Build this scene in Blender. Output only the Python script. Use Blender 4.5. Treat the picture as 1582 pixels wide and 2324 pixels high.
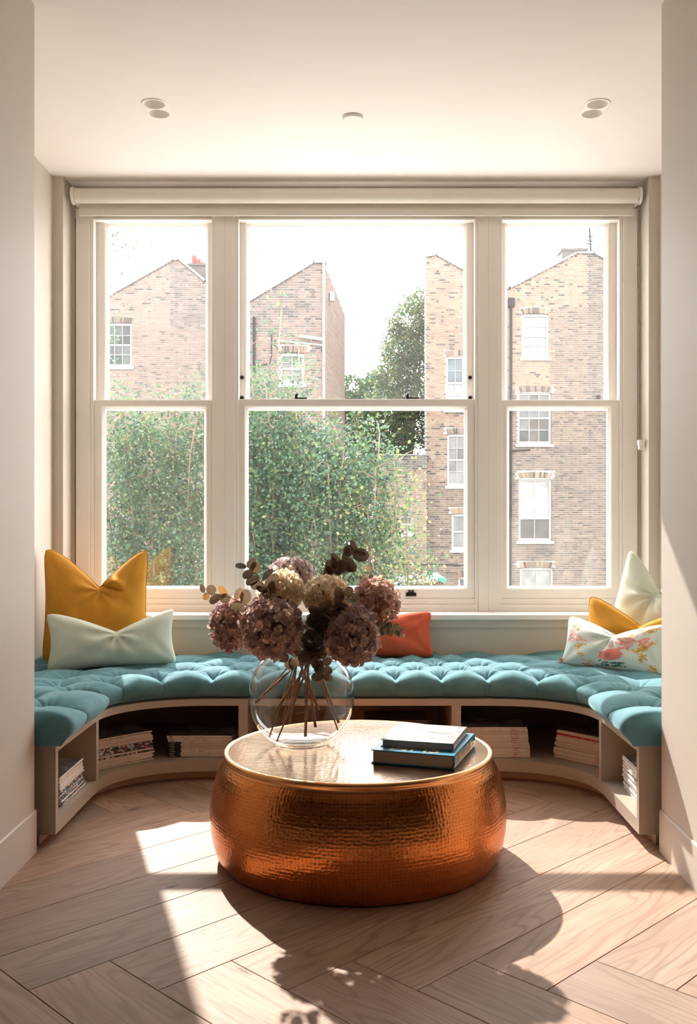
import bpy, bmesh, math, random
import numpy as np
from mathutils import Vector, Matrix, Euler

for o in list(bpy.data.objects):
    bpy.data.objects.remove(o)
S = bpy.context.scene
COL = S.collection
R = random.Random(7)
NR = np.random.default_rng(11)

# ------------------------------------------------------------------ camera, sky, sun, exposure
F, CU, CV, H = 2180.0, 813.0, 1178.0, 1.026      # focal length (px), vanishing point (px), eye height (m)
cam = bpy.data.cameras.new('camera')
cam.sensor_fit = 'VERTICAL'; cam.sensor_height = 36.0
cam.lens = F / 2324 * 36.0
cam.shift_x = -(CU - 791) / 2324
cam.shift_y = (CV - 1162) / 2324
cam.clip_end = 500
camo = bpy.data.objects.new('camera', cam); COL.objects.link(camo)
camo.location = (0, 0, H); camo.rotation_euler = (math.pi / 2, 0, 0)
S.camera = camo

W = bpy.data.worlds.new('sky'); S.world = W; W.use_nodes = True
wn = W.node_tree
bg = wn.nodes['Background']
bg.inputs[0].default_value = (1.0, 0.98, 0.975, 1); bg.inputs[1].default_value = 8.0

sun = bpy.data.lights.new('sun', 'SUN'); sun.energy = 10.0; sun.angle = math.radians(0.6); sun.color = (1.0, 0.935, 0.86)
suno = bpy.data.objects.new('sun', sun); COL.objects.link(suno)
SDIR = Vector((0.40, -1.21, -1.0)).normalized()
suno.rotation_euler = SDIR.to_track_quat('-Z', 'Y').to_euler()
suno.location = (-4, 14, 12)

S.view_settings.view_transform = 'Standard'
S.view_settings.look = 'None'
S.view_settings.gamma = 1.0
S.view_settings.use_curve_mapping = False
S.view_settings.exposure = 0.16
S.cycles.use_denoising = True
S.cycles.max_bounces = 12; S.cycles.diffuse_bounces = 7; S.cycles.transparent_max_bounces = 24
S.cycles.sample_clamp_indirect = 6.0
S.cycles.caustics_reflective = True; S.cycles.caustics_refractive = False

# ------------------------------------------------------------------ helpers
def P(u, v, Y):
    return Vector(((u - CU) * Y / F, Y, H - (v - CV) * Y / F))
def PX(u, Y): return (u - CU) * Y / F
def PZ(v, Y): return H - (v - CV) * Y / F

def link(name, me, parent=None, mat=None):
    o = bpy.data.objects.new(name, me); COL.objects.link(o)
    if mat is not None and me is not None and not me.materials: me.materials.append(mat)
    if parent is not None: o.parent = parent
    return o
def mesh(name, verts, faces, smooth=False):
    me = bpy.data.meshes.new(name)
    me.from_pydata([tuple(v) for v in verts], [], [tuple(f) for f in faces]); me.update()
    if smooth: me.polygons.foreach_set('use_smooth', [True] * len(me.polygons))
    return me
def tag(o, label=None, cat=None, group=None, kind=None):
    if label: o['label'] = label
    if cat: o['category'] = cat
    if group: o['group'] = group
    if kind: o['kind'] = kind
    return o
def empty(name, loc=(0, 0, 0), rot=(0, 0, 0)):
    o = bpy.data.objects.new(name, None); COL.objects.link(o); o.location = loc; o.rotation_euler = rot
    o.empty_display_size = 0.05
    return o

class MB:
    """collects boxes / tubes / arbitrary faces into one mesh"""
    def __init__(s): s.v = []; s.f = []; s.m = []; s.mi = 0
    def add(s, vs, fs):
        k = len(s.v); s.v += [tuple(v) for v in vs]; s.f += [tuple(i + k for i in f) for f in fs]; s.m += [s.mi] * len(fs)
    def box(s, x0, x1, y0, y1, z0, z1, M=None):
        vs = [(x0,y0,z0),(x1,y0,z0),(x1,y1,z0),(x0,y1,z0),(x0,y0,z1),(x1,y0,z1),(x1,y1,z1),(x0,y1,z1)]
        if M is not None: vs = [tuple(M @ Vector(v)) for v in vs]
        s.add(vs, [(0,3,2,1),(4,5,6,7),(0,1,5,4),(1,2,6,5),(2,3,7,6),(3,0,4,7)])
    def tube(s, pts, rad, n=8, cap=True):
        pts = [Vector(p) for p in pts]
        rads = rad if isinstance(rad, (list, tuple)) else [rad] * len(pts)
        ref = Vector((0.13, 0.31, 0.94)); vs = []; fs = []
        for i, p in enumerate(pts):
            t = (pts[min(i + 1, len(pts) - 1)] - pts[max(i - 1, 0)]).normalized()
            a = t.cross(ref)
            if a.length < 1e-4: a = t.cross(Vector((1, 0, 0)))
            a.normalize(); b = t.cross(a)
            for k in range(n):
                th = 2 * math.pi * k / n
                vs.append(p + (a * math.cos(th) + b * math.sin(th)) * rads[i])
        for i in range(len(pts) - 1):
            for k in range(n):
                fs.append((i*n+k, i*n+(k+1) % n, (i+1)*n+(k+1) % n, (i+1)*n+k))
        if cap:
            fs.append(tuple(range(n))[::-1]); fs.append(tuple((len(pts)-1)*n + k for k in range(n)))
        s.add(vs, fs)
    def lathe(s, prof, n=48, c=(0, 0), cap=True):
        vs = []; fs = []
        for r, z in prof:
            for k in range(n):
                th = 2 * math.pi * k / n
                vs.append((c[0] + r * math.cos(th), c[1] + r * math.sin(th), z))
        for i in range(len(prof) - 1):
            for k in range(n):
                fs.append((i*n+k, i*n+(k+1) % n, (i+1)*n+(k+1) % n, (i+1)*n+k))
        if cap:
            if prof[0][0] > 1e-5: fs.append(tuple(range(n))[::-1])
            if prof[-1][0] > 1e-5: fs.append(tuple((len(prof)-1)*n + k for k in range(n)))
        s.add(vs, fs)
    def build(s, name, mat=None, parent=None, smooth=False, bevel=0, mats=None):
        me = mesh(name, s.v, s.f, smooth)
        for m in (mats or ([mat] if mat else [])): me.materials.append(m)
        if mats: me.polygons.foreach_set('material_index', s.m)
        if bevel or smooth == 'auto':
            bm = bmesh.new(); bm.from_mesh(me)
            if bevel:
                bmesh.ops.bevel(bm, geom=list(bm.edges), offset=bevel, segments=2, affect='EDGES', profile=0.6)
            bm.to_mesh(me); bm.free()
        return link(name, me, parent)

def grid_faces(nu, nv, close_u=False, flip=False):
    fs = []
    for i in range(nu if close_u else nu - 1):
        for j in range(nv - 1):
            a, b = i * nv + j, ((i + 1) % nu) * nv + j
            f = (a, b, b + 1, a + 1)
            fs.append(f[::-1] if flip else f)
    return fs
def recalc(o):
    bm = bmesh.new(); bm.from_mesh(o.data); bmesh.ops.recalc_face_normals(bm, faces=bm.faces); bm.to_mesh(o.data); bm.free(); return o
def smooth_by_angle(o, deg=35):
    me = o.data
    me.polygons.foreach_set('use_smooth', [True] * len(me.polygons))
    bm = bmesh.new(); bm.from_mesh(me); lim = math.radians(deg)
    for e in bm.edges:
        if len(e.link_faces) == 2 and e.calc_face_angle(0) > lim: e.smooth = False
    bm.to_mesh(me); bm.free(); return o

# ------------------------------------------------------------------ materials
def newmat(name):
    m = bpy.data.materials.new(name); m.use_nodes = True
    return m, m.node_tree, m.node_tree.nodes['Principled BSDF']
def sock(nt, n, i, v):
    s = n.inputs[i]
    if hasattr(v, 'is_output') or isinstance(v, bpy.types.NodeSocket): nt.links.new(v, s)
    else: s.default_value = v
def math_n(nt, op, a, b=0.0, c=None):
    n = nt.nodes.new('ShaderNodeMath'); n.operation = op
    sock(nt, n, 0, a); sock(nt, n, 1, b)
    if c is not None: sock(nt, n, 2, c)
    return n.outputs[0]
def noise(nt, vec, scale, detail=3, rough=0.55, dist=0.0):
    n = nt.nodes.new('ShaderNodeTexNoise'); n.inputs['Scale'].default_value = scale
    n.inputs['Detail'].default_value = detail; n.inputs['Roughness'].default_value = rough; n.inputs['Distortion'].default_value = dist
    if vec is not None: nt.links.new(vec, n.inputs['Vector'])
    return n.outputs['Fac']
def ramp(nt, fac, stops, interp='LINEAR'):
    n = nt.nodes.new('ShaderNodeValToRGB'); cr = n.color_ramp; cr.interpolation = interp
    while len(cr.elements) < len(stops): cr.elements.new(0.5)
    for e, (p, c) in zip(cr.elements, stops):
        e.position = p; e.color = (*c, 1) if len(c) == 3 else c
    nt.links.new(fac, n.inputs[0]); return n.outputs[0]
def mix(nt, fac, a, b, mode='MIX'):
    n = nt.nodes.new('ShaderNodeMix'); n.data_type = 'RGBA'; n.blend_type = mode
    sock(nt, n, 0, fac)
    for i, v in ((6, a), (7, b)):
        if isinstance(v, bpy.types.NodeSocket): nt.links.new(v, n.inputs[i])
        else: n.inputs[i].default_value = (*v, 1) if len(v) == 3 else v
    return n.outputs[2]
def tc(nt, which='Object'):
    return nt.nodes.new('ShaderNodeTexCoord').outputs[which]
def mapping(nt, vec, scale=(1, 1, 1), loc=(0, 0, 0), rot=(0, 0, 0)):
    n = nt.nodes.new('ShaderNodeMapping'); nt.links.new(vec, n.inputs[0])
    n.inputs['Scale'].default_value = scale; n.inputs['Location'].default_value = loc; n.inputs['Rotation'].default_value = rot
    return n.outputs[0]
def bump(nt, b, h, strength=0.2, dist=0.01):
    n = nt.nodes.new('ShaderNodeBump'); n.inputs['Strength'].default_value = strength; n.inputs['Distance'].default_value = dist
    nt.links.new(h, n.inputs['Height']); nt.links.new(n.outputs[0], b.inputs['Normal']); return n
def objrand(nt):
    return nt.nodes.new('ShaderNodeObjectInfo').outputs['Random']

def plain(name, col, rough=0.5, metal=0.0, var=0.04, scale=6, bstr=0.0, bscale=200, sheen=0.0, spec=None):
    m, nt, b = newmat(name)
    v = tc(nt)
    f = noise(nt, v, scale)
    c = ramp(nt, f, [(0.3, tuple(x * (1 - var) for x in col)), (0.7, tuple(min(1, x * (1 + var)) for x in col))])
    nt.links.new(c, b.inputs['Base Color'])
    b.inputs['Roughness'].default_value = rough; b.inputs['Metallic'].default_value = metal
    if spec is not None: b.inputs['Specular IOR Level'].default_value = spec
    if bstr: bump(nt, b, noise(nt, v, bscale, 2), bstr, 0.002)
    if sheen: b.inputs['Sheen Weight'].default_value = sheen; b.inputs['Sheen Roughness'].default_value = 0.4
    return m

M = {}
M['wall'] = plain('wall_paint', (0.585, 0.525, 0.455), 0.55, var=0.015, bstr=0.05, bscale=300)
M['roomwall'] = plain('room_wall_paint', (0.40, 0.34, 0.285), 0.6, var=.03)
M['ceiling'] = plain('ceiling_paint', (0.85, 0.785, 0.745), 0.7, var=0.01, bstr=0.03, bscale=300)
M['frame'] = plain('window_paint', (0.85, 0.81, 0.765), 0.35, var=0.01)
M['bench'] = plain('bench_paint', (0.42, 0.355, 0.285), 0.45, var=0.015)
M['blind'] = plain('blind_fabric', (0.72, 0.68, 0.60), 0.7, var=0.02, bstr=0.2, bscale=900)
M['whiteplastic'] = plain('white_plastic', (0.82, 0.79, 0.74), 0.35, var=0.01)
M['black'] = plain('black_metal', (0.012, 0.010, 0.009), 0.4)
M['chain'] = plain('bead_chain_metal', (0.22, 0.18, 0.14), 0.45, 0.3)
M['exwhite'] = plain('white_render', (0.27, 0.27, 0.265), 0.6)
M['stem'] = plain('dry_stem', (0.30, 0.145, 0.07), 0.7, var=0.35, scale=60, bstr=0.3)
M['bark'] = plain('pale_bark', (0.19, 0.12, 0.09), 0.8, var=0.25, scale=8)

def glass_pane(name, veil):  # backlight haze put into the glass as a faint translucent share
    m = bpy.data.materials.new(name); m.use_nodes = True; nt = m.node_tree; nt.nodes.clear()
    out = nt.nodes.new('ShaderNodeOutputMaterial'); tr = nt.nodes.new('ShaderNodeBsdfTransparent'); gl = nt.nodes.new('ShaderNodeBsdfGlossy')
    tl = nt.nodes.new('ShaderNodeBsdfTranslucent'); fr = nt.nodes.new('ShaderNodeFresnel'); fr.inputs['IOR'].default_value = 2.0
    gl.inputs['Roughness'].default_value = 0.0
    tr.inputs['Color'].default_value = (0.97, 0.98, 0.975, 1)
    m1 = nt.nodes.new('ShaderNodeMixShader'); m2 = nt.nodes.new('ShaderNodeMixShader')
    f = noise(nt, tc(nt), 2.2, 4)
    fac = math_n(nt, 'MULTIPLY_ADD', f, veil * 0.8, veil * 0.6)
    nt.links.new(fac, m1.inputs[0]); nt.links.new(tr.outputs[0], m1.inputs[1]); nt.links.new(tl.outputs[0], m1.inputs[2])
    nt.links.new(fr.outputs[0], m2.inputs[0]); nt.links.new(m1.outputs[0], m2.inputs[1]); nt.links.new(gl.outputs[0], m2.inputs[2])
    nt.links.new(m2.outputs[0], out.inputs[0])
    return m
M['pane_up'] = glass_pane('sash_glass_upper', 0.022)
M['pane_low'] = glass_pane('sash_glass_lower', 0.008)

def vase_glass():
    m = bpy.data.materials.new('vase_glass'); m.use_nodes = True; nt = m.node_tree; nt.nodes.clear()
    out = nt.nodes.new('ShaderNodeOutputMaterial'); tr = nt.nodes.new('ShaderNodeBsdfTransparent'); gl = nt.nodes.new('ShaderNodeBsdfGlossy')
    lw = nt.nodes.new('ShaderNodeLayerWeight'); lw.inputs[0].default_value = 0.5
    gl.inputs['Roughness'].default_value = 0.01
    c = ramp(nt, lw.outputs['Facing'], [(0.0, (0.97, 0.975, 0.97)), (0.80, (0.94, 0.945, 0.94)), (0.94, (0.72, 0.73, 0.72)), (1.0, (0.32, 0.34, 0.33))])
    nt.links.new(c, tr.inputs[0])
    fr = math_n(nt, 'MULTIPLY_ADD', math_n(nt, 'POWER', lw.outputs['Facing'], 3.0), .75, .06)
    ms = nt.nodes.new('ShaderNodeMixShader'); nt.links.new(fr, ms.inputs[0]); nt.links.new(tr.outputs[0], ms.inputs[1]); nt.links.new(gl.outputs[0], ms.inputs[2])
    nt.links.new(ms.outputs[0], out.inputs[0]); return m
M['vase'] = vase_glass()

def oak():
    m, nt, b = newmat('oak_planks')
    rnd = objrand(nt); v = tc(nt)
    comb = nt.nodes.new('ShaderNodeCombineXYZ')
    nt.links.new(math_n(nt, 'MULTIPLY', rnd, 37.0), comb.inputs[0]); nt.links.new(math_n(nt, 'MULTIPLY', rnd, 91.0), comb.inputs[1])
    add = nt.nodes.new('ShaderNodeVectorMath'); add.operation = 'ADD'; nt.links.new(v, add.inputs[0]); nt.links.new(comb.outputs[0], add.inputs[1])
    vv = add.outputs[0]
    # cathedral figure: distorted bands stretched along the plank
    n1 = noise(nt, mapping(nt, vv, (0.9, 5.5, 1)), 1.0, 2, 0.5)
    bands = math_n(nt, 'SINE', math_n(nt, 'MULTIPLY', n1, 120.0))
    bands = math_n(nt, 'POWER', math_n(nt, 'MULTIPLY_ADD', bands, 0.5, 0.5), 5.0)
    fine = noise(nt, mapping(nt, vv, (6, 190, 1)), 1.0, 4, 0.65)
    soft = noise(nt, mapping(nt, vv, (1.3, 7, 1)), 1.0, 4, 0.6)
    base = ramp(nt, soft, [(0.25, (0.315, 0.20, 0.142)), (0.5, (0.40, 0.27, 0.198)), (0.75, (0.475, 0.335, 0.255))])
    tint = ramp(nt, rnd, [(0.0, (0.80, 0.80, 0.82)), (0.35, (1.0, 0.97, 0.93)), (0.7, (1.02, 0.95, 0.88)), (1.0, (1.12, 1.08, 1.05))])
    base = mix(nt, 1.0, base, tint, 'MULTIPLY')
    base = mix(nt, math_n(nt, 'MULTIPLY', bands, math_n(nt, 'MULTIPLY', soft, 0.75)), base, (0.17, 0.10, 0.068))
    base = mix(nt, ramp(nt, fine, [(0.48, (0, 0, 0)), (0.74, (0.45, 0.45, 0.45))]), base, (0.21, 0.135, 0.095))
    vo = nt.nodes.new('ShaderNodeTexVoronoi'); vo.inputs['Scale'].default_value = 1.0
    nt.links.new(mapping(nt, vv, (2.4, 9, 1)), vo.inputs['Vector'])
    knot = ramp(nt, vo.outputs['Distance'], [(0.03, (0.85, 0.85, 0.85)), (0.09, (0, 0, 0))])
    base = mix(nt, knot, base, (0.07, 0.04, 0.025))
    nt.links.new(base, b.inputs['Base Color'])
    b.inputs['Roughness'].default_value = 0.42
    nt.links.new(ramp(nt, fine, [(0.3, (0.52,) * 3), (0.7, (0.66,) * 3)]), b.inputs['Roughness'])
    b.inputs['Specular IOR Level'].default_value = 0.32
    bump(nt, b, math_n(nt, 'SUBTRACT', math_n(nt, 'MULTIPLY', fine, -0.9), math_n(nt, 'MULTIPLY', bands, .3)), 0.10, 0.0016)
    return m
M['oak'] = oak()
M['subfloor'] = plain('floor_gap', (0.05, 0.03, 0.02), 0.9)

def copper(name, cols, rough, cell, bstr):
    m, nt, b = newmat(name)
    uv = nt.nodes.new('ShaderNodeUVMap').outputs[0]
    vo = nt.nodes.new('ShaderNodeTexVoronoi'); vo.feature = 'SMOOTH_F1'; vo.inputs['Smoothness'].default_value = 0.25
    vo.inputs['Scale'].default_value = 1.0; vo.inputs['Randomness'].default_value = 0.45
    mp = mapping(nt, uv, (1 / cell, 1 / (cell * 0.86), 1)); nt.links.new(mp, vo.inputs['Vector'])
    bw = nt.nodes.new('ShaderNodeTexVoronoi'); bw.feature = 'DISTANCE_TO_EDGE'; bw.inputs['Scale'].default_value = 1.0; bw.inputs['Randomness'].default_value = 0.45
    nt.links.new(mp, bw.inputs['Vector'])
    patina = noise(nt, tc(nt), 5, 4)
    base = ramp(nt, patina, [(0.3, cols[0]), (0.7, cols[1])])
    base = mix(nt, ramp(nt, bw.outputs['Distance'], [(0.0, (0.50,) * 3), (0.15, (0, 0, 0))]), base, cols[2])
    nt.links.new(base, b.inputs['Base Color'])
    b.inputs['Metallic'].default_value = 1.0
    nt.links.new(ramp(nt, patina, [(0.3, (rough * 0.85,) * 3), (0.7, (rough * 1.2,) * 3)]), b.inputs['Roughness'])
    bump(nt, b, vo.outputs['Distance'], bstr, 0.004)
    return m
M['copper'] = copper('hammered_copper', [(0.58, 0.165, 0.040), (0.72, 0.23, 0.060), (0.92, 0.44, 0.16)], 0.24, 0.0112, 0.26)
M['coppertop'] = copper('hammered_copper_top', [(0.44, 0.265, 0.155), (0.55, 0.355, 0.225), (0.62, 0.43, 0.30)], 0.16, 0.0165, 0.08)
M['copperlip'] = plain('copper_rim', (0.85, 0.42, 0.18), 0.28, 1.0, 0.08, 20)

def velvet(name, col, dark, sheen=0.5, scale=9):
    m, nt, b = newmat(name); v = tc(nt)
    f = noise(nt, v, scale, 4, 0.6, 0.6)
    c = ramp(nt, f, [(0.28, dark), (0.68, col)])
    nt.links.new(c, b.inputs['Base Color']); b.inputs['Roughness'].default_value = 0.85
    b.inputs['Specular IOR Level'].default_value = 0.15
    b.inputs['Sheen Weight'].default_value = sheen; b.inputs['Sheen Roughness'].default_value = 0.35
    b.inputs['Sheen Tint'].default_value = (min(1, col[0] * 2 + .2), min(1, col[1] * 1.6 + .2), min(1, col[2] * 1.6 + .2), 1)
    bump(nt, b, noise(nt, v, 420, 3), 0.12, 0.002)
    return m
M['teal'] = velvet('teal_velvet', (0.130, 0.275, 0.310), (0.080, 0.19, 0.225), 0.55)
M['mustard'] = velvet('mustard_velvet', (0.62, 0.295, 0.040), (0.50, 0.22, 0.025), 0.25)
M['mustardpipe'] = velvet('mustard_piping', (0.50, 0.25, 0.03), (0.40, 0.19, 0.02), 0.2)
M['mint'] = velvet('mint_velvet', (0.60, 0.63, 0.525), (0.52, 0.555, 0.455), 0.3)
M['coral'] = velvet('coral_velvet', (0.62, 0.115, 0.055), (0.50, 0.08, 0.038), 0.3)

# ------------------------------------------------------------------ the room shell
ZC = 2.608
def minus_rects(x0, x1, y0, y1, holes):
    xs = sorted({x0, x1, *[min(max(h[i], x0), x1) for h in holes for i in (0, 1)]})
    out = []
    for a, b in zip(xs, xs[1:]):
        if b - a < 1e-6: continue
        cur = [(y0, y1)]
        for h in holes:
            if h[0] < (a + b) / 2 < h[1]:
                nxt = []
                for p, q in cur:
                    if h[2] > p: nxt.append((p, min(q, h[2])))
                    if h[3] < q: nxt.append((max(p, h[3]), q))
                cur = [(p, q) for p, q in nxt if q - p > 1e-6]
        out += [(a, b, p, q) for p, q in cur]
    return out

LX, RX = -1.410, 1.390             # bay side walls
NL, NRX = -0.997, 0.934            # faces of the wall ends either side of the bay
NY = 2.957                         # far edge of the wall ends
YB = 4.44                          # panelled wall under the window

fl = MB(); fl.box(-3.2, 3.2, -3.6, 4.75, -0.12, -0.014)
floor = tag(fl.build('floor', M['subfloor']), 'wide pale oak planks laid in herringbone across the bay', 'floor', kind='structure')

w_, L_ = 0.1995, 0.1995 * 9
OX, OY = -0.0133, 2.232
pg = MB(); g = 0.0007; ch = 0.0010
prof = [(g, -0.013), (g, -ch), (g + ch, 0.0)]
def plank_mesh(wid, ln):
    vs = []; rings = [(g, -0.013), (g, -ch), (g + ch, 0.0)]
    for q, z in rings: vs += [(q, q, z), (ln - q, q, z), (ln - q, wid - q, z), (q, wid - q, z)]
    fs = [(8, 9, 10, 11)]
    for r in range(2):
        for k in range(4): fs.append((r*4+k, r*4+(k+1) % 4, r*4+4+(k+1) % 4, r*4+4+k))
    me = mesh('plank', [(v[0] - ln / 2, v[1] - wid / 2, v[2]) for v in vs], fs); me.materials.append(M['oak']); return me
pm = plank_mesh(w_, L_)
s2 = math.sqrt(0.5)
def clipcount(cx, cy, ax, ay):
    # keep planks that reach the seen floor
    for t in np.linspace(-L_ / 2, L_ / 2, 9):
        x, y = cx + ax * t, cy + ay * t
        if -1.9 < x < 1.9 and 1.25 < y < 4.2: return True
    return False
for T in range(-3, 4):
    for i in range(-30, 31):
        for kind in (0, 1):
            p0, q0 = i * w_ + T * L_, i * w_ - T * L_
            if kind == 0: pc, qc, ang = p0 + L_ / 2, q0 + w_ / 2, math.pi / 4
            else: pc, qc, ang = p0 - w_ / 2, q0 + L_ / 2, -math.pi / 4
            X, Y = OX + (pc + qc) * s2, OY + (pc - qc) * s2
            ax, ay = (s2, s2) if kind == 0 else (s2, -s2)
            if not clipcount(X, Y, ax, ay): continue
            o = link('plank', pm, floor); o.location = (X, Y, 0); o.rotation_euler = (0, 0, ang + (math.pi if R.random() < .5 else 0))

# ceiling with two holes for the twin downlights
DL = [(-0.776, 3.70), (0.911, 3.70)]
holes = [(x - 0.06, x + 0.06, y - 0.105, y + 0.105) for x, y in DL]
cb = MB()
def stadium(r, dy, n=24):
    return [(r * math.cos(math.pi * k / n), dy + r * math.sin(math.pi * k / n)) for k in range(n + 1)] + [(r * math.cos(math.pi + math.pi * k / n), -dy + r * math.sin(math.pi + math.pi * k / n)) for k in range(n + 1)]
for (x, y), hb in zip(DL, holes):
    bm = bmesh.new(); ed = []
    for ring in ([(hb[0], hb[2]), (hb[1], hb[2]), (hb[1], hb[3]), (hb[0], hb[3])], [(x + a, y + c) for a, c in stadium(.0455, .043)]):
        vs = [bm.verts.new((a, c, ZC)) for a, c in ring]; ed += [bm.edges.new((vs[i], vs[(i + 1) % len(vs)])) for i in range(len(vs))]
    bmesh.ops.triangle_fill(bm, edges=ed, use_beauty=True); bm.verts.index_update()
    cb.add([v.co.copy() for v in bm.verts], [[v.index for v in f.verts] for f in bm.faces]); bm.free()
for a, b, p, q in minus_rects(-3.2, 3.2, -3.6, 4.75, holes): cb.box(a, b, p, q, ZC, ZC + 0.12)
tag(cb.build('ceiling', M['ceiling']), 'smooth cream painted ceiling over the window bay', 'ceiling', kind='structure')

def wallbox(name, label, x0, x1, y0, y1, z0, z1, mat='wall', cat='wall', bevel=0.0):
    b = MB(); b.box(x0, x1, y0, y1, z0, z1)
    return tag(b.build(name, M[mat], bevel=bevel), label, cat, kind='structure')
wallbox('wall_left', 'beige side wall of the bay behind the mustard cushion', LX - 0.14, LX, NY - 0.1, 4.72, 0, ZC)
wallbox('wall_right', 'beige side wall of the bay behind the big mint cushion', RX, RX + 0.14, NY - 0.1, 4.72, 0, ZC)
wallbox('wall_left_front', 'plain beige wall end at the left edge of the bay opening', -3.2, NL, 2.25, NY, 0, ZC)
wallbox('wall_right_front', 'plain beige wall end at the right edge, half lit by sun', NRX, 3.2, 2.25, NY, 0, ZC)
wallbox('wall_left_room', 'left wall of the room in front of the bay', -3.34, -3.2, -3.6, 2.4, 0, ZC, 'roomwall')
wallbox('wall_right_room', 'right wall of the room in front of the bay', 3.2, 3.34, -3.6, 2.4, 0, ZC, 'roomwall')
rb = MB()
rb.box(-3.34, 3.34, -3.74, -3.6, 0, ZC)
tag(rb.build('wall_front', M['roomwall']), 'rear wall of the room facing the bay', 'wall', kind='structure')
# baseboards on the wall ends
for nm, x, s, lab in (('baseboard_left', NL, 1, 'beige baseboard along the left wall end'), ('baseboard_right', NRX, -1, 'beige baseboard along the right wall end')):
    b = MB()
    e = s * 0.006
    b.add([(x, 2.25, 0), (x + e, 2.25, 0), (x + e, 2.25, .127), (x + e * .4, 2.25, .131), (x, 2.25, .131),
           (x, NY + .004, 0), (x + e, NY + .004, 0), (x + e, NY + .004, .127), (x + e * .4, NY + .004, .131), (x, NY + .004, .131)],
          [(0, 1, 6, 5), (1, 2, 7, 6), (2, 3, 8, 7), (3, 4, 9, 8), (0, 4, 3, 2, 1), (5, 6, 7, 8, 9)])
    tag(recalc(b.build(nm, M['wall'])), lab, 'baseboard', kind='structure')
# piers beside the window
YP = 4.433
wallbox('trim_1', 'narrow beige pier between left side wall and window', LX, -1.362, YP, 4.60, 0, ZC)
wallbox('trim_2', 'narrow beige pier between right side wall and window', 1.341, RX, YP, 4.60, 0, ZC)
# wall round the window
YC = 4.56
b = MB(); b.box(LX, RX, YB, 4.70, 0, 0.565); b.box(LX, RX, YC + .01, 4.70, 2.46, ZC)
b.box(LX, -1.35, YC + .01, 4.70, .565, 2.46); b.box(1.33, RX, YC + .01, 4.70, .565, 2.46)
tag(b.build('wall_back', M['wall']), 'beige wall under and around the three sash windows', 'wall', kind='structure')
b = MB(); b.box(-1.362, 1.341, YB - 0.012, YB, 0.525, 0.560)
tag(b.build('trim_3', M['wall'], bevel=.002), 'flat beige rail under the window ledge', 'trim', kind='structure')
b = MB(); b.box(-1.362, 1.341, 4.405, YC + .06, 0.562, 0.587)
tag(b.build('trim_4', M['frame'], bevel=.005), 'long white window ledge behind the seat', 'trim', kind='structure')

# ------------------------------------------------------------------ three sash windows
def sash(x0, x1, z0, z1, gx0, gx1, gz0, gz1, y, depth, m=0.010, rec=0.016):
    """moulded sash frame: flat face, chamfered lip round the glass"""
    b = MB(); vs = []
    rings = [((x0, x1, z0, z1), y + depth), ((x0, x1, z0, z1), y + .002), ((x0 + .002, x1 - .002, z0 + .002, z1 - .002), y),
             ((gx0 - m - .005, gx1 + m + .005, gz0 - m - .005, gz1 + m + .005), y), ((gx0 - m, gx1 + m, gz0 - m, gz1 + m), y + .004), ((gx0 - .003, gx1 + .003, gz0 - .003, gz1 + .003), y + rec - .003),
             ((gx0, gx1, gz0, gz1), y + rec), ((gx0, gx1, gz0, gz1), y + depth)]
    for (a, c, p, q), yy in rings: vs += [(a, yy, p), (c, yy, p), (c, yy, q), (a, yy, q)]
    fs = []
    for r in range(len(rings)):
        n = (r + 1) % len(rings)
        for k in range(4): fs.append((r*4+k, r*4+(k+1) % 4, n*4+(k+1) % 4, n*4+k))
    b.add(vs, fs); return b
YL, YU = 4.578, 4.624
WIN = [ # outer casing u, upper sash u + glass u, lower sash u + glass u
  ('window_1', (172, 203, 488, 510), (218, 486), (244, 465.5), (213, 480), (236.5, 462), 'left sash window with birch leaves and a brick gable behind'),
  ('window_2', (510, 533, 1086.4, 1109), (542, 1075.5), (564.7, 1053.4), (539, 1077), (562, 1055), 'wide middle sash window of the three'),
  ('window_3', (1109, 1132, 1415, 1447), (1134, 1400), (1152.5, 1375), (1137, 1405), (1156.7, 1381.6), 'right sash window looking onto the tall brick house'),
]
ZS = 0.587
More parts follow.
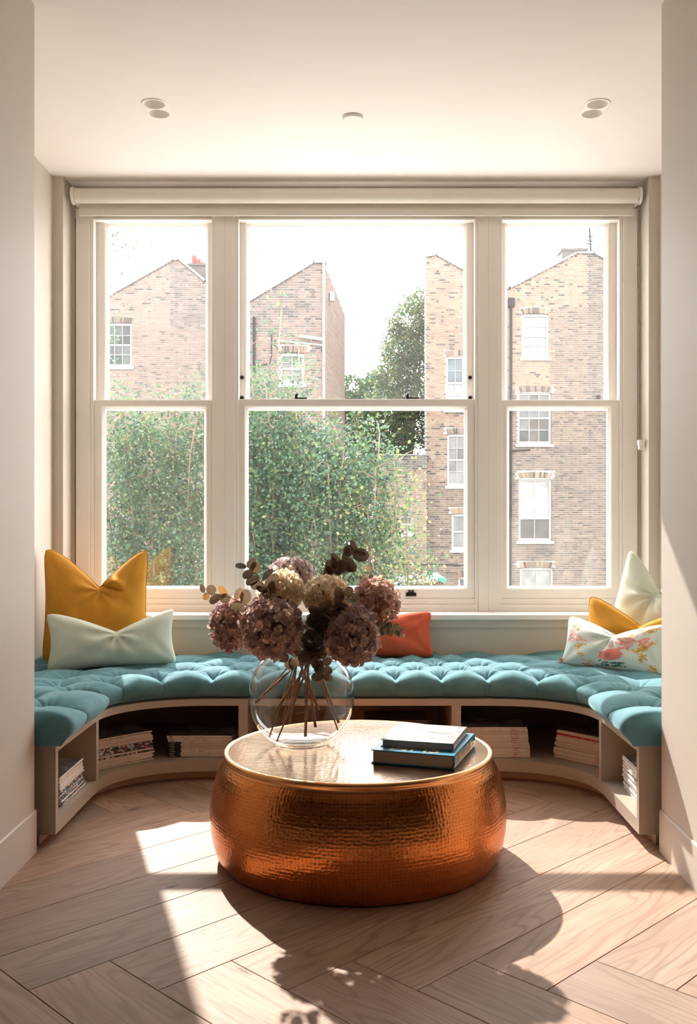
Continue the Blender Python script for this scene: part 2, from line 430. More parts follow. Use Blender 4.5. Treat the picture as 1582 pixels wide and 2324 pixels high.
for name, cs, us, ug, ls, lg, lab in WIN:
    we = tag(empty(name, (PX((cs[1] + cs[2]) / 2, YC), YC, ZS)), lab, 'window', kind='structure')
    inv = Matrix.Translation(-we.location)
    def put(b, nm, mat, par=None, bevel=0.0, smooth=False):
        o = b.build(nm, mat, bevel=bevel, smooth=smooth); o.parent = par or we
        o.data.transform(inv); return o
    b = MB()
    b.box(PX(cs[0], YC), PX(cs[1], YC), YC, 4.69, ZS, 2.50); b.box(PX(cs[2], YC), PX(cs[3], YC), YC, 4.69, ZS, 2.50)
    # parting beads and stepped sill, head
    b.box(PX(cs[1], YC), PX(cs[1] + 8, YC), YC + .009, 4.69, ZS, 2.50); b.box(PX(cs[2] - 8, YC), PX(cs[2], YC), YC + .009, 4.69, ZS, 2.50)
    xa, xb = PX(cs[1], YC), PX(cs[2], YC)
    zs1 = PZ(1359, YC)
    b.box(xa, xb, YC + .006, 4.69, ZS, PZ(1372, YC)); b.box(xa, xb, YC + .014, 4.69, PZ(1372, YC), zs1)
    b.box(xa, xb, YC + .002, 4.69, ZS, PZ(1381, YC))
    b.box(xa, xb, YC + .012, 4.69, PZ(497, YC), 2.50)
    put(b, 'frame', M['frame'], bevel=.0022)
    zt = PZ(905.5 if name == 'window_2' else 907.5, YL)
    gzt, gzb = PZ(928, YL), PZ(1331, YL)
    lo = put(sash(PX(ls[0], YL), PX(ls[1], YL), zs1, zt, PX(lg[0], YL), PX(lg[1], YL), gzb, gzt, YL, .040), 'lower_sash', M['frame'])
    up = put(sash(PX(us[0], YU), PX(us[1], YU), PZ(930, YU), PZ(488, YU), PX(ug[0], YU), PX(ug[1], YU), PZ(916, YU), PZ(511.5, YU), YU, .040), 'upper_sash', M['frame'])
    for par, gg, z0, z1, y, mm in ((lo, lg, gzb, gzt, YL + .024, 'pane_low'), (up, ug, PZ(916, YU), PZ(511.5, YU), YU + .024, 'pane_up')):
        x0, x1 = PX(gg[0], y - .024) - .004, PX(gg[1], y - .024) + .004
        me = mesh('pane', [(x0, y, z0 - .004), (x1, y, z0 - .004), (x1, y, z1 + .004), (x0, y, z1 + .004)], [(0, 1, 2, 3)])
        me.transform(inv); link('pane', me, par, M[mm])
    if name == 'window_2':
        for u, v in ((549.5, 857), (549.5, 903), (1067, 857), (1067, 903)):
            c = P(u, v, YU); k = MB()
            k.lathe([(0.0095, 0), (0.0095, .004), (.006, .007), (.006, .003), (.0001, .003)], 16)
            k.v = [(c.x + a, c.y - z, c.z + bb) for a, bb, z in k.v]
            put(k, 'sash_stop', M['black'], up)
        for u in (672, 925):                    # sash fasteners standing on the meeting rail
            c = P(u, 905, YL + .01); k = MB()
            k.box(c.x - .004, c.x + .052, c.y, c.y + .022, c.z, c.z + .006)
            k.box(c.x - .006, c.x + .006, c.y + .004, c.y + .016, c.z, c.z + .016)
            k.lathe([(.003, .012), (.005, .016), (.0095, .019), (.010, .023), (.006, .027), (.0005, .028)], 14, (c.x + .002, c.y + .010))
            k.v = [v if i < 16 else (v[0], v[1], v[2] + (c.z if v[2] < .2 else 0)) for i, v in enumerate(k.v)]
            put(k, 'sash_fastener', M['black'], lo)
        c = P(933, 1347, YL); k = MB()             # sash lift on the bottom rail
        k.box(c.x - .025, c.x + .025, c.y - .004, c.y, c.z - .014, c.z + .004)
        k.box(c.x - .014, c.x + .014, c.y - .010, c.y, c.z + .002, c.z + .012)
        k.box(c.x - .018, c.x + .018, c.y - .024, c.y - .002, c.z - .012, c.z - .006)
        k.box(c.x - .012, c.x - .006, c.y - .008, c.y, c.z + .010, c.z + .020); k.box(c.x + .006, c.x + .012, c.y - .008, c.y, c.z + .010, c.z + .020)
        put(k, 'sash_lift', M['black'], lo, bevel=.002)

# ------------------------------------------------------------------ roller blind
YR = 4.49
bl = tag(empty('roller_blind', (0, YR, 2.53)), 'cream roller blind rolled up across the top of the windows', 'blind')
def putb(b, nm, mat, **k):
    o = b.build(nm, mat, **k); o.data.transform(Matrix.Translation((0, -YR, -2.53))); o.parent = bl; return o
zr = PZ(444.5, YR); rr = 0.0345
xl, xr = PX(171, YR), PX(1447, YR)
def xcyl(b, x0, x1, r, y, z, n=40):
    b.add([(x, y + r * math.cos(2*math.pi*k/n), z + r * math.sin(2*math.pi*k/n)) for x in (x0, x1) for k in range(n)],
          [(k, (k+1) % n, n + (k+1) % n, n + k) for k in range(n)] + [tuple(range(n))[::-1], tuple(range(n, 2*n))])
b = MB(); xcyl(b, xl, xr, rr, YR, zr); smooth_by_angle(putb(b, 'roller', M['blind']))
b = MB(); yf = YR + rr - .002; b.box(PX(180, yf), PX(1440, yf), yf - .0015, yf, PZ(487, yf), zr); putb(b, 'fabric', M['blind'])
b = MB(); b.box(PX(180, yf), PX(1440, yf), yf - .006, yf + .004, PZ(490, yf), PZ(474, yf)); putb(b, 'bottom_bar', M['blind'], bevel=.002)
for x, s in ((xl, -1), (xr, 1)):
    b = MB(); xcyl(b, x + s * .001, x + s * .014, rr + .006, YR, zr); b.box(min(x, x + s * .012), max(x, x + s * .012), YR, YC + .008, zr - .03, zr + .03)
    putb(b, 'bracket', M['whiteplastic'], bevel=.001)
b = MB(); xcyl(b, xr - .004, xr + .008, rr - .012, YR, zr); putb(b, 'chain_wheel', M['black'])
zb = PZ(1004, YR)
b = MB()
def bead(b, c, r):
    b.add([(c[0]+r,c[1],c[2]),(c[0]-r,c[1],c[2]),(c[0],c[1]+r,c[2]),(c[0],c[1]-r,c[2]),(c[0],c[1],c[2]+r),(c[0],c[1],c[2]-r)],
          [(0,2,4),(2,1,4),(1,3,4),(3,0,4),(2,0,5),(1,2,5),(3,1,5),(0,3,5)])
for k in range(230):
    z = zr - .02 - k * (zr - .02 - zb) / 229
    bead(b, (xr - .002, YR - .028, z), .0026); bead(b, (xr + .008, YR + .012, z), .0026)
o = putb(b, 'bead_chain', M['chain']); o['kind'] = 'stuff'
b = MB(); b.box(xr + .004, xr + .024, YR - .012, YR + .012, zb - .034, zb + .010); b.box(xr - .004, xr + .010, YR - .034, YR - .006, zb - .014, zb + .010)
putb(b, 'chain_clip', M['whiteplastic'], bevel=.003)

# ------------------------------------------------------------------ ceiling fittings
def downlight(x, y, lab):
    e = tag(empty('twin_downlight', (x, y, ZC)), lab, 'downlight', 'twin downlights in the ceiling')
    dy, r, ro = .043, .0395, .0465
    bm = bmesh.new(); n = 24; loops = []
    out = []
    for k in range(n + 1): t = math.pi * k / n; out.append((ro * math.cos(t), dy + ro * math.sin(t)))
    for k in range(n + 1): t = math.pi + math.pi * k / n; out.append((ro * math.cos(t), -dy + ro * math.sin(t)))
    rings = [out] + [[(r * math.cos(2*math.pi*k/32), s * dy + r * math.sin(2*math.pi*k/32)) for k in range(32)] for s in (1, -1)]
    # the outer edge as a thin rim, the face filled round both openings
    ed = []
    for ring in rings:
        vs = [bm.verts.new((a, c, -.004)) for a, c in ring]
        for i in range(len(vs)): ed.append(bm.edges.new((vs[i], vs[(i+1) % len(vs)])))
    bmesh.ops.triangle_fill(bm, edges=ed, use_beauty=True)
    up = [bm.verts.new((a * 1.12, c * 1.05, 0.001)) for a, c in out]; bm.verts.ensure_lookup_table()
    lowv = [bm.verts[i] for i in range(len(out))]
    for i in range(len(out)):
        j = (i + 1) % len(out); bm.faces.new((lowv[i], lowv[j], up[j], up[i]))
    me = bpy.data.meshes.new('trim_plate'); bm.to_mesh(me); bm.free(); link('trim_plate', me, e, M['whiteplastic'])
    for s in (1, -1):
        b = MB(); b.lathe([(r, -.004), (r * .93, .012), (r * .62, .046), (r * .56, .047)], 32, (0, s * dy), cap=False)
        o = b.build('reflector', M['whiteplastic'], e, True)
        b = MB(); b.lathe([(.001, .048), (r * .58, .048)], 24, (0, s * dy), cap=False); b.lathe([(r * .3, .047), (r * .3, .043), (.001, .043)], 20, (0, s * dy), cap=False)
        b.build('lamp', M['whiteplastic'], o, False)
downlight(*DL[0], 'twin recessed white downlight at the left of the ceiling')
downlight(*DL[1], 'twin recessed white downlight at the right of the ceiling')
c = P(801, 266, 3.78)
b = MB(); b.lathe([(.041, ZC + .0005), (.041, ZC - .006), (.037, ZC - .011), (.0005, ZC - .0135)], 40, (c.x, 3.78))
tag(smooth_by_angle(b.build('smoke_detector', M['whiteplastic'])), 'small white disc on the ceiling between the two downlights', 'smoke detector')

# ------------------------------------------------------------------ built-in curved window seat
FXL, FXR, FYS, FYC, FYB = -0.945, 0.877, 3.0, 3.43, 3.757
OXL, OXR, OYB = LX + .003, RX - .003, YB - .003
def front_path(y0=FYS, n_st=26, n_c=60, n_m=60):
    pts = []
    for k in range(n_st): pts.append((FXL, y0 + (FYC - y0) * k / n_st))
    cx, rx, ry, e = -0.55, -0.55 - FXL, FYB - FYC, 2 / 2.25
    for k in range(n_c): t = math.pi / 2 * k / n_c; pts.append((cx - rx * math.cos(t) ** e, FYC + ry * math.sin(t) ** e))
    cx2, rx2 = 0.49, FXR - 0.49
    for k in range(n_m): pts.append((cx + (cx2 - cx) * k / n_m, FYB))
    for k in range(n_c): t = math.pi / 2 * (1 - k / n_c); pts.append((cx2 + rx2 * math.cos(t) ** e, FYC + ry * math.sin(t) ** e))
    for k in range(n_st + 1): pts.append((FXR, FYC + (y0 - FYC) * k / n_st))
    return np.array(pts)
def resample(p, n):
    d = np.r_[0, np.cumsum(np.hypot(*np.diff(p, axis=0).T))]
    s = np.linspace(0, d[-1], n)
    return np.c_[np.interp(s, d, p[:, 0]), np.interp(s, d, p[:, 1])], s
def outward(p):
    t = np.gradient(p, axis=0); t /= np.linalg.norm(t, axis=1)[:, None] + 1e-9
    n = np.c_[-t[:, 1], t[:, 0]]
    for _ in range(3): n[1:-1] = (n[:-2] + 2 * n[1:-1] + n[2:]) / 4
    n /= np.linalg.norm(n, axis=1)[:, None]
    return n
def outer_len(p, n):
    d = np.full(len(p), 9.0)
    with np.errstate(divide='ignore', invalid='ignore'):
        for q, lim, sgn in ((0, OXL, -1), (0, OXR, 1), (1, OYB, 1)):
            k = (lim - p[:, q]) / n[:, q]; k[(n[:, q] * sgn) < 1e-3] = 9
            d = np.minimum(d, k)
    return d
path, ps = resample(front_path(3.024), 240)
pn = outward(path); pl = outer_len(path, pn)
seat = tag(empty('window_seat', (0, 3.8, 0)), 'built-in curved beige window seat with open magazine shelves below', 'window seat')
sinv = Matrix.Translation((0, -3.8, 0))
def puts(b, nm, **k):
    o = b.build(nm, M['bench'], **k); o.data.transform(sinv); o.parent = seat; return o
def slab(off, z0, z1, depth=None):
    a = path + pn * off
    o = path + pn * (pl if depth is None else (off + depth) * np.ones(len(pl)))[:, None]
    n = len(a); vs = []
    for i in range(n): vs += [(*a[i], z0), (*a[i], z1), (*o[i], z1), (*o[i], z0)]
    fs = [(0, 1, 2, 3), tuple((n-1)*4 + k for k in (3, 2, 1, 0))]
    for i in range(n - 1):
        for k in range(4): fs.append((i*4+k, (i+1)*4+k, (i+1)*4+(k+1) % 4, i*4+(k+1) % 4))
    b = MB(); b.add(vs, fs); return b
ZB0, ZB1, ZT0, ZT1 = 0.040, 0.084, 0.296, 0.322
smooth_by_angle(recalc(puts(slab(0, ZB0, ZB1), 'bottom_board')))
smooth_by_angle(recalc(puts(slab(0.0, ZT0, ZT1), 'seat_board')))
smooth_by_angle(recalc(puts(slab(0.060, 0, ZB0, .02), 'plinth')))
b = MB(); b.box(OXL, FXL, 3.0, 3.026, ZB0, ZT1 - .001); puts(b, 'end_panel', bevel=.001)
b = MB(); b.box(FXR, OXR, 3.0, 3.026, ZB0, ZT1 - .001); puts(b, 'end_panel', bevel=.001)
b = MB(); b.box(OXL, FXL + .003, 3.455, 3.487, ZB1, ZT0); puts(b, 'divider')
b = MB(); b.box(FXR - .003, OXR, 3.455, 3.487, ZB1, ZT0); puts(b, 'divider')
b = MB(); b.box(-.468, -.432, FYB, OYB, ZB1, ZT0); puts(b, 'divider')
b = MB(); b.box(.366, .402, FYB, OYB, ZB1, ZT0); puts(b, 'divider')
b = MB(); b.box(OXL, OXR, OYB - .012, OYB, ZB1, ZT0); puts(b, 'back_panel')
b = MB(); b.box(OXL, OXL + .012, 3.026, OYB - .012, ZB1, ZT0); puts(b, 'back_panel')
b = MB(); b.box(OXR - .012, OXR, 3.026, OYB - .012, ZB1, ZT0); puts(b, 'back_panel')

# buttoned velvet seat pad: one upholstered surface following the seat
def seat_pad():
    n = 1300
    p, s = resample(front_path(2.976), n)
    nr = outward(p); ol = outer_len(p, nr) - .004
    tot = s[-1]; mid = tot / 2
    z0, th, Rf = ZT1, 0.106, 0.060
    straight = (FYC - 2.976)
    # how far the pad overhangs the rail: more on the two ends
    e1 = np.clip(1 - (s - (straight + .03)) / .02, 0, 1); e2 = np.clip(1 - ((tot - s) - (straight + .03)) / .02, 0, 1)
    ov = 0.012 + 0.045 * np.maximum(e1, e2)
    nf, nt_ = 34, 170
    pit = 0.187
    rows = [0.082, 0.202, 0.315, 0.428, 0.541, 0.654]
    verts = np.zeros((n, nf + nt_, 3))
    kn = [-.10, .20, .488, .655, .825, 1.01]; m_ = int(round((tot - 2 * kn[-1]) / pit))
    kn = kn + [kn[-1] + (tot - 2 * kn[-1]) * q / m_ for q in range(1, m_)] + [tot - q for q in kn[::-1]]
    phs = np.interp(s, kn, np.arange(len(kn))); lsp = np.gradient(s) / np.gradient(phs)
    ker = np.ones(41) / 41; lsp = np.convolve(np.pad(lsp, 20, mode='edge'), ker, 'valid')
    ph = np.abs(((phs + .5) % 1) - .5) * lsp             # distance along s to the nearest front tuft
    seam = np.minimum(np.abs(s - (straight + .045)), np.abs(tot - s - (straight + .045)))
    pleat = np.exp(-(ph / .010) ** 2); puff = np.cos(np.pi * np.clip(ph / (lsp / 2), 0, 1)) * -.5 + .5
    rng = np.random.default_rng(3)
    for k in range(nf):
        phi = math.pi * k / (nf - 1) - math.pi / 2
        cf, sf = math.cos(phi), math.sin(phi)
        wgt = (k / (nf - 1)) ** .5
        bul = cf ** .8 if cf > 0 else 0
        d = Rf - (Rf + ov) * bul - .008 * (puff - .45) * bul + wgt * .011 * np.exp(-(ph / .006) ** 2) * bul + .003 * np.exp(-((ph - .014) / .006) ** 2) * wgt * bul + .03 * np.exp(-(seam / .012) ** 2) * bul
        z = z0 + th / 2 + th / 2 * sf
        z = z - max(0, sf) * (.012 * pleat + .046 * np.exp(-(np.hypot(ph, .022 + .035 * (1 - sf)) / .044) ** 1.25))
        z = z - .02 * max(0, sf) * np.exp(-(seam / .015) ** 2)
        verts[:, k, :2] = p + nr * d[:, None]; verts[:, k, 2] = z
    tt = (np.arange(nt_) + 1) / nt_
    dd = Rf + tt[None, :] * (ol[:, None] - Rf)
    z = np.full((n, nt_), z0 + th)
    S2 = np.repeat(phs[:, None], nt_, 1); LS = np.repeat(lsp[:, None], nt_, 1)
    for j, rj in enumerate(rows):
        off = 0 if j % 2 == 0 else .5
        c = ((S2 + .5 + off) % 1 - .5) * LS
        r = np.hypot(c, dd - rj); an = np.arctan2(dd - rj, c)
        z -= .058 * np.exp(-(r / .044) ** 1.25) + .010 * np.exp(-(r / .012) ** 2)
        idx = np.floor(S2 + .5 + off)
        z += .0075 * (np.abs(np.cos(an * 7.5 + idx * 2.1 + j + .5 * np.sin(an * 2 + idx))) ** .6 - .75) * np.clip(r / .022, 0, 1) * np.clip(1.25 - r / .078, 0, 1) * (.8 + .35 * np.sin(an * 3 + idx))
        # pleats running diagonally to the next row of tufts
        if j + 1 < len(rows):
            dr = rows[j + 1] - rj; u = (dd - rj) / dr
            inb = (u > 0) & (u < 1)
            for sg in (1, -1):
                c2 = ((c / LS - sg * u / 2 + .5) % 1 - .5) * LS
                z -= np.where(inb, .0050 * np.exp(-(np.abs(c2) / .008) ** 1.5), 0)
    # front row pleats run forward to the rolled edge
    u = np.clip(1 - (dd - Rf) / (rows[0] - Rf), 0, 1)
    z -= (u > 0) * .014 * np.exp(-(np.abs(((S2 + .5) % 1) - .5) * LS / .008) ** 1.6) * np.where(dd < rows[0], 1, 0)
    z -= .012 * (1 - puff)[:, None] ** 2 * np.exp(-((dd - Rf) / .05) ** 2) * 0
    z -= .02 * np.exp(-(seam[:, None] / .015) ** 2) * np.exp(-((dd - Rf) / .10) ** 2)
    z -= .006 * (1 - puff[:, None]) ** 2 * np.clip(u, 0, 1)
    back = np.clip((ol[:, None] - dd) / .03, 0, 1); z -= (1 - np.sqrt(1 - (1 - back) ** 2)) * .02
    verts[:, nf:, :2] = p[:, None, :] + nr[:, None, :] * dd[..., None]; verts[:, nf:, 2] = z
    # ends rolled over
    ee = np.minimum(s, tot - s); q = np.clip(ee / .040, 0, 1); kk = np.clip(1 - (1 - q) ** 3, 0.0, 1) ** (1 / 3)
    zm = z0
    verts[:, :, 2] = zm + (verts[:, :, 2] - zm) * kk[:, None]
    cold = Rf - (Rf + ov)
    # shrink the bulge near the ends so that the corner rounds in plan too
    pull = (1 - kk) * .035
    verts[:, :nf, :2] += nr[:, None, :] * pull[:, None, None] * np.sin(np.pi * np.arange(nf) / (nf - 1))[None, :, None]
    # bottom closing row at the wall
    nv = nf + nt_
    V = verts.reshape(-1, 3)
    me = mesh('seat_pad', V.tolist(), grid_faces(n, nv), True)
    o = link('seat_pad', me, None, M['teal']); recalc(o)
    return tag(o, 'deep-buttoned teal velvet pad covering the whole curved window seat', 'seat pad')
seat_pad()

# ------------------------------------------------------------------ magazines
def spine_mat(name, kind):
    m, nt, b = newmat(name); v = tc(nt); rnd = objrand(nt)
    sep = nt.nodes.new('ShaderNodeSeparateXYZ'); nt.links.new(v, sep.inputs[0]); x = sep.outputs[0]
    def band(x0, x1):
        return math_n(nt, 'MULTIPLY', math_n(nt, 'GREATER_THAN', x, x0), math_n(nt, 'LESS_THAN', x, x1))
    def words(x0, x1, sc=160, th=.5):
        cb = nt.nodes.new('ShaderNodeCombineXYZ'); nt.links.new(x, cb.inputs[0]); nt.links.new(math_n(nt, 'MULTIPLY', rnd, 50.0), cb.inputs[1])
        n = noise(nt, cb.outputs[0], sc, 0)
        zz = math_n(nt, 'LESS_THAN', math_n(nt, 'ABSOLUTE', sep.outputs[2]), .17)
        return math_n(nt, 'MULTIPLY', math_n(nt, 'MULTIPLY', math_n(nt, 'GREATER_THAN', n, th), band(x0, x1)), zz)
    cream = ramp(nt, rnd, [(0, (.62, .52, .42)), (.5, (.70, .60, .50)), (1, (.74, .66, .56))])
    if kind == 'cream': c = mix(nt, words(-.06, .05), cream, (.40, .33, .27))
    elif kind == 'blackend':
        c = mix(nt, words(-.04, .05), cream, (.38, .31, .26)); c = mix(nt, band(-.2, -.075), c, (.015, .012, .012)); c = mix(nt, words(-.118, -.10, 90, .3), c, (.5, .45, .4))
    elif kind == 'topcream': c = mix(nt, words(-.12, -.105, 90, .3), cream, (.05, .04, .04)); c = mix(nt, words(-.07, .03, 160, .5), c, (.35, .29, .24))
    elif kind == 'redmark':
        c = mix(nt, words(-.10, .09, 120, .62), cream, (.53, .44, .36)); c = mix(nt, words(.060, .078, 130, .42), c, (.45, .04, .04)); c = mix(nt, words(.079, .09, 130, .5), c, (.10, .28, .24))
    elif kind == 'red': c = mix(nt, words(-.06, .05), (.50, .02, .04), (.5, .3, .3))
    elif kind == 'white':
        c = mix(nt, words(-.12, .12, 70, .6), (.78, .74, .70), (.32, .29, .30)); c = mix(nt, words(-.12, .12, 45, .68), c, (.50, .16, .13))
    else:
        cb = nt.nodes.new('ShaderNodeCombineXYZ'); nt.links.new(math_n(nt, 'MULTIPLY', math_n(nt, 'FLOOR', math_n(nt, 'MULTIPLY', x, 110.0)), 3.7), cb.inputs[0]); nt.links.new(math_n(nt, 'MULTIPLY', rnd, 91.0), cb.inputs[1])
        wnz = nt.nodes.new('ShaderNodeTexWhiteNoise'); wnz.noise_dimensions = '2D'; nt.links.new(cb.outputs[0], wnz.inputs[0])
        c = ramp(nt, wnz.outputs['Value'], [(0, (.03, .025, .03)), (.3, (.13, .09, .09)), (.45, (.55, .50, .46)), (.6, (.70, .66, .62)), (.72, (.12, .12, .18)), (.82, (.38, .05, .07)), (.9, (.10, .26, .26)), (.95, (.05, .04, .05))], 'CONSTANT')
    nt.links.new(c, b.inputs['Base Color']); b.inputs['Roughness'].default_value = .45
    return m
SP = {k: spine_mat('magazine_spine_' + k, k) for k in ('cream', 'blackend', 'topcream', 'redmark', 'red', 'white', 'colour')}
def cover_mat():
    m, nt, b = newmat('magazine_cover'); v = tc(nt)
    c = ramp(nt, noise(nt, v, 14, 3), [(0.35, (.035, .03, .03)), (.5, (.12, .10, .09)), (.62, (.30, .27, .24))])
    nt.links.new(c, b.inputs['Base Color']); b.inputs['Roughness'].default_value = .3; return m
M['cover'] = cover_mat(); M['paper'] = plain('paper_edge', (.70, .64, .55), .8, var=.12, scale=300)
def mag_mesh(kind, L=.275, D=.21, T=1.0):
    # unit thickness, scaled per copy; spine at -y, slightly rounded
    b = MB(); hx = L / 2
    t = T / 2
    pr = [(0.0012, -t), (-.0004, -t * .6), (-.0008, 0), (-.0004, t * .6), (.0012, t)]
    vs = [(sx * hx, y, z) for sx in (-1, 1) for y, z in pr] + [(sx * hx, D, z) for sx in (-1, 1) for z in (-t, t)]
    b.v = vs
    F_ = [((0, 5, 6, 1), 0), ((1, 6, 7, 2), 0), ((2, 7, 8, 3), 0), ((3, 8, 9, 4), 0), ((0, 10, 12, 5), 1), ((4, 9, 13, 11), 1),
          ((0, 1, 2, 3, 4, 11, 10), 2), ((5, 12, 13, 9, 8, 7, 6), 2), ((10, 11, 13, 12), 2)]
    me = mesh('magazine', vs, [f for f, _ in F_])
    for m_ in (SP[kind], M['cover'], M['paper']): me.materials.append(m_)
    me.polygons.foreach_set('material_index', [k for _, k in F_])
    bm = bmesh.new(); bm.from_mesh(me); bmesh.ops.recalc_face_normals(bm, faces=bm.faces); bm.to_mesh(me); bm.free()
    return me
MAGS = {}
ORD = ['topmost', 'second', 'third', 'fourth', 'fifth', 'sixth', 'seventh', 'eighth', 'ninth', 'tenth', 'eleventh', 'twelfth', 'thirteenth', 'fourteenth', 'fifteenth', 'sixteenth', 'seventeenth', 'eighteenth', 'nineteenth', 'twentieth', 'twenty-first', 'twenty-second']
LOOK = {'cream': 'cream-spined', 'blackend': 'cream-spined black-ended', 'topcream': 'pale cream-spined', 'redmark': 'cream-spined red-marked', 'red': 'red-spined', 'white': 'white-spined', 'colour': 'multicoloured-spined'}
def stack(where, group, p0, p1, kinds, z1, L=.275, jit=.006, shift=None, D=.21):
    """p0->p1: left to right foot of the spines as seen from the room; kinds from the bottom up"""
    a, c = Vector(p0), Vector(p1); d = c - a; ang = math.atan2(d.y, d.x)
    n = len(kinds); H0 = z1 - ZB1 - .0005
    wts = [R.uniform(.8, 1.2) for _ in range(n)]; sm = sum(wts); z = ZB1 + .0005
    cen = (a + c) / 2
    for i, k in enumerate(kinds):
        t = H0 * wts[i] / sm
        key = (k, round(L, 3), round(D, 3))
        if key not in MAGS: MAGS[key] = mag_mesh(k, L, D)
        o = link('magazine', MAGS[key])
        sx, sy = R.uniform(-jit, jit), R.uniform(-jit * .5, jit * .5)
        if shift: sx += shift(i / (n - 1)); 
        o.location = (cen.x + math.cos(ang) * sx - math.sin(ang) * sy, cen.y + math.sin(ang) * sx + math.cos(ang) * sy, z + t / 2)
        o.rotation_euler = (0, 0, ang + R.uniform(-.012, .012)); o.scale = (1, 1, t * .97)
        z += t
        r = n - 1 - i
        pos = 'topmost of' if r == 0 else ('lowest of' if i == 0 else ORD[r] + ' from top of')
        tag(o, f'{LOOK[k]} magazine, {pos} {where}', 'magazine', group)
C, K, T_, RM, RD, WH, CO = 'cream', 'blackend', 'topcream', 'redmark', 'red', 'white', 'colour'
stack('the stack in the far left end shelf', 'magazines in the left end shelf', (-.968, 3.135), (-.968, 3.395),
      [WH, CO, CO, WH, CO, CO, WH, CO, CO, CO, C, C, C, C, C, C, C, C], .186, L=.26, D=.20, shift=lambda q: -.012 + (.03 if q < .1 else 0) - q * .012)
stack('the stack right of the left divider', 'magazines in the curved left shelf', (-1.002, 3.572), (-.812, 3.752),
      [C, C, C, C, C, CO, C, CO, CO, CO, CO, C, C, C, C, C], .199, L=.275, D=.20, shift=lambda q: -.012 * q ** .5 + .012)
stack('the black-ended stack left of the copper table', 'magazines beside the copper table on the left', (-.756, 3.80), (-.497, 3.80),
      [K, K, K, K, K, K, K, K, T_, T_, T_], .1685, L=.256, D=.20, jit=.003)
stack('the stack right behind the books', 'magazines in the shelf behind the books', (.418, 3.79), (.678, 3.79),
      [RM] * 7 + [RM, RM] + [RM] * 6, .2045, L=.255, D=.20, jit=.003, shift=lambda q: .004 - .012 * q)
stack('the stack left of the right divider', 'magazines in the curved right shelf', (.778, 3.803), (.965, 3.598),
      [RM] * 14 + [RD, RM, C], .196, L=.278, D=.20, jit=.004, shift=lambda q: -.006 + .018 * q)
stack('the stack in the far right end shelf', 'magazines in the right end shelf', (.930, 3.372), (.924, 3.112),
      [WH] * 20, .197, L=.26, D=.19, jit=.005)
# dark albums in the middle shelf
me = None
for i in range(4):
    b = MB(); t = .036; b.box(-.125, .125, -.002, .20, -t/2, t/2)
    o = b.build('album', plain('album_cover', (.05, .035, .03), .35, var=.2) if i == 0 else bpy.data.materials['album_cover'], bevel=.0015)
    o.location = (.142 + .004 * i, 3.80 + .003 * i, ZB1 + .0005 + t * (i + .5)); o.rotation_euler = (0, 0, .02 * (i % 2))
    tag(o, f"dark album in the middle shelf behind the table, {['lowest', 'second from bottom', 'second from top', 'topmost'][i]} of four", 'album', 'dark albums in the middle shelf')

# ------------------------------------------------------------------ hammered copper table
TX, TY, TZ = 0.0, 2.95, 0.322
tbl = tag(empty('coffee_table', (TX, TY, 0)), 'round drum coffee table of hammered copper on the oak floor', 'table')
def lathe_uv(name, prof, n, mat, parent, polar=False):
    prof = np.array(prof); m_ = len(prof)
    arc = np.r_[0, np.cumsum(np.hypot(*np.diff(prof, axis=0).T))]
    vs = [(r * math.cos(2*math.pi*k/n), r * math.sin(2*math.pi*k/n), z) for k in range(n) for r, z in prof]
    fs = grid_faces(n, m_, True)
    me = mesh(name, vs, fs, True); uvl = me.uv_layers.new(name='UVMap'); uvd = np.zeros((len(me.loops), 2))
    circ = 2 * math.pi * .44
    li = 0
    for f in fs:
        i0 = f[0] // m_
        for vi in f:
            i, j = vi // m_, vi % m_
            if polar: uvd[li] = vs[vi][0], vs[vi][1]
            else:
                ii = n if (i == 0 and i0 == n - 1) else i
                uvd[li] = ii / n * circ, arc[j]
            li += 1
    uvl.data.foreach_set('uv', uvd.ravel())
    o = link(name, me, parent, mat); recalc(o); return o
pf = [(.405, .0005), (.418, .004), (.430, .025), (.4415, .06), (.4490, .10), (.4515, .135), (.4495, .17), (.4430, .21), (.4325, .25), (.4200, .280), (.4120, .293), (.4085, .298), (.4070, .302)]
pf2 = []
pa = np.array(pf); aa = np.r_[0, np.cumsum(np.hypot(*np.diff(pa, axis=0).T))]
for q in np.linspace(0, aa[-1], 60): pf2.append((np.interp(q, aa, pa[:, 0]), np.interp(q, aa, pa[:, 1])))
lathe_uv('drum', pf2, 220, M['copper'], tbl)
lathe_uv('tabletop', [(.0001, TZ - .0005), (.10, TZ - .0004), (.2, TZ), (.3, TZ), (.38, TZ), (.395, TZ + .0006)], 160, M['coppertop'], tbl, True)
b = MB(); b.lathe([(.394, TZ - .001), (.397, TZ + .0022), (.402, TZ + .003), (.4075, TZ + .0012), (.4105, TZ - .004), (.4100, TZ - .011), (.4065, TZ - .0165), (.4070, TZ - .019), (.4085, TZ - .021)], 160, cap=False)
recalc(b.build('rim', M['copperlip'], tbl, True))

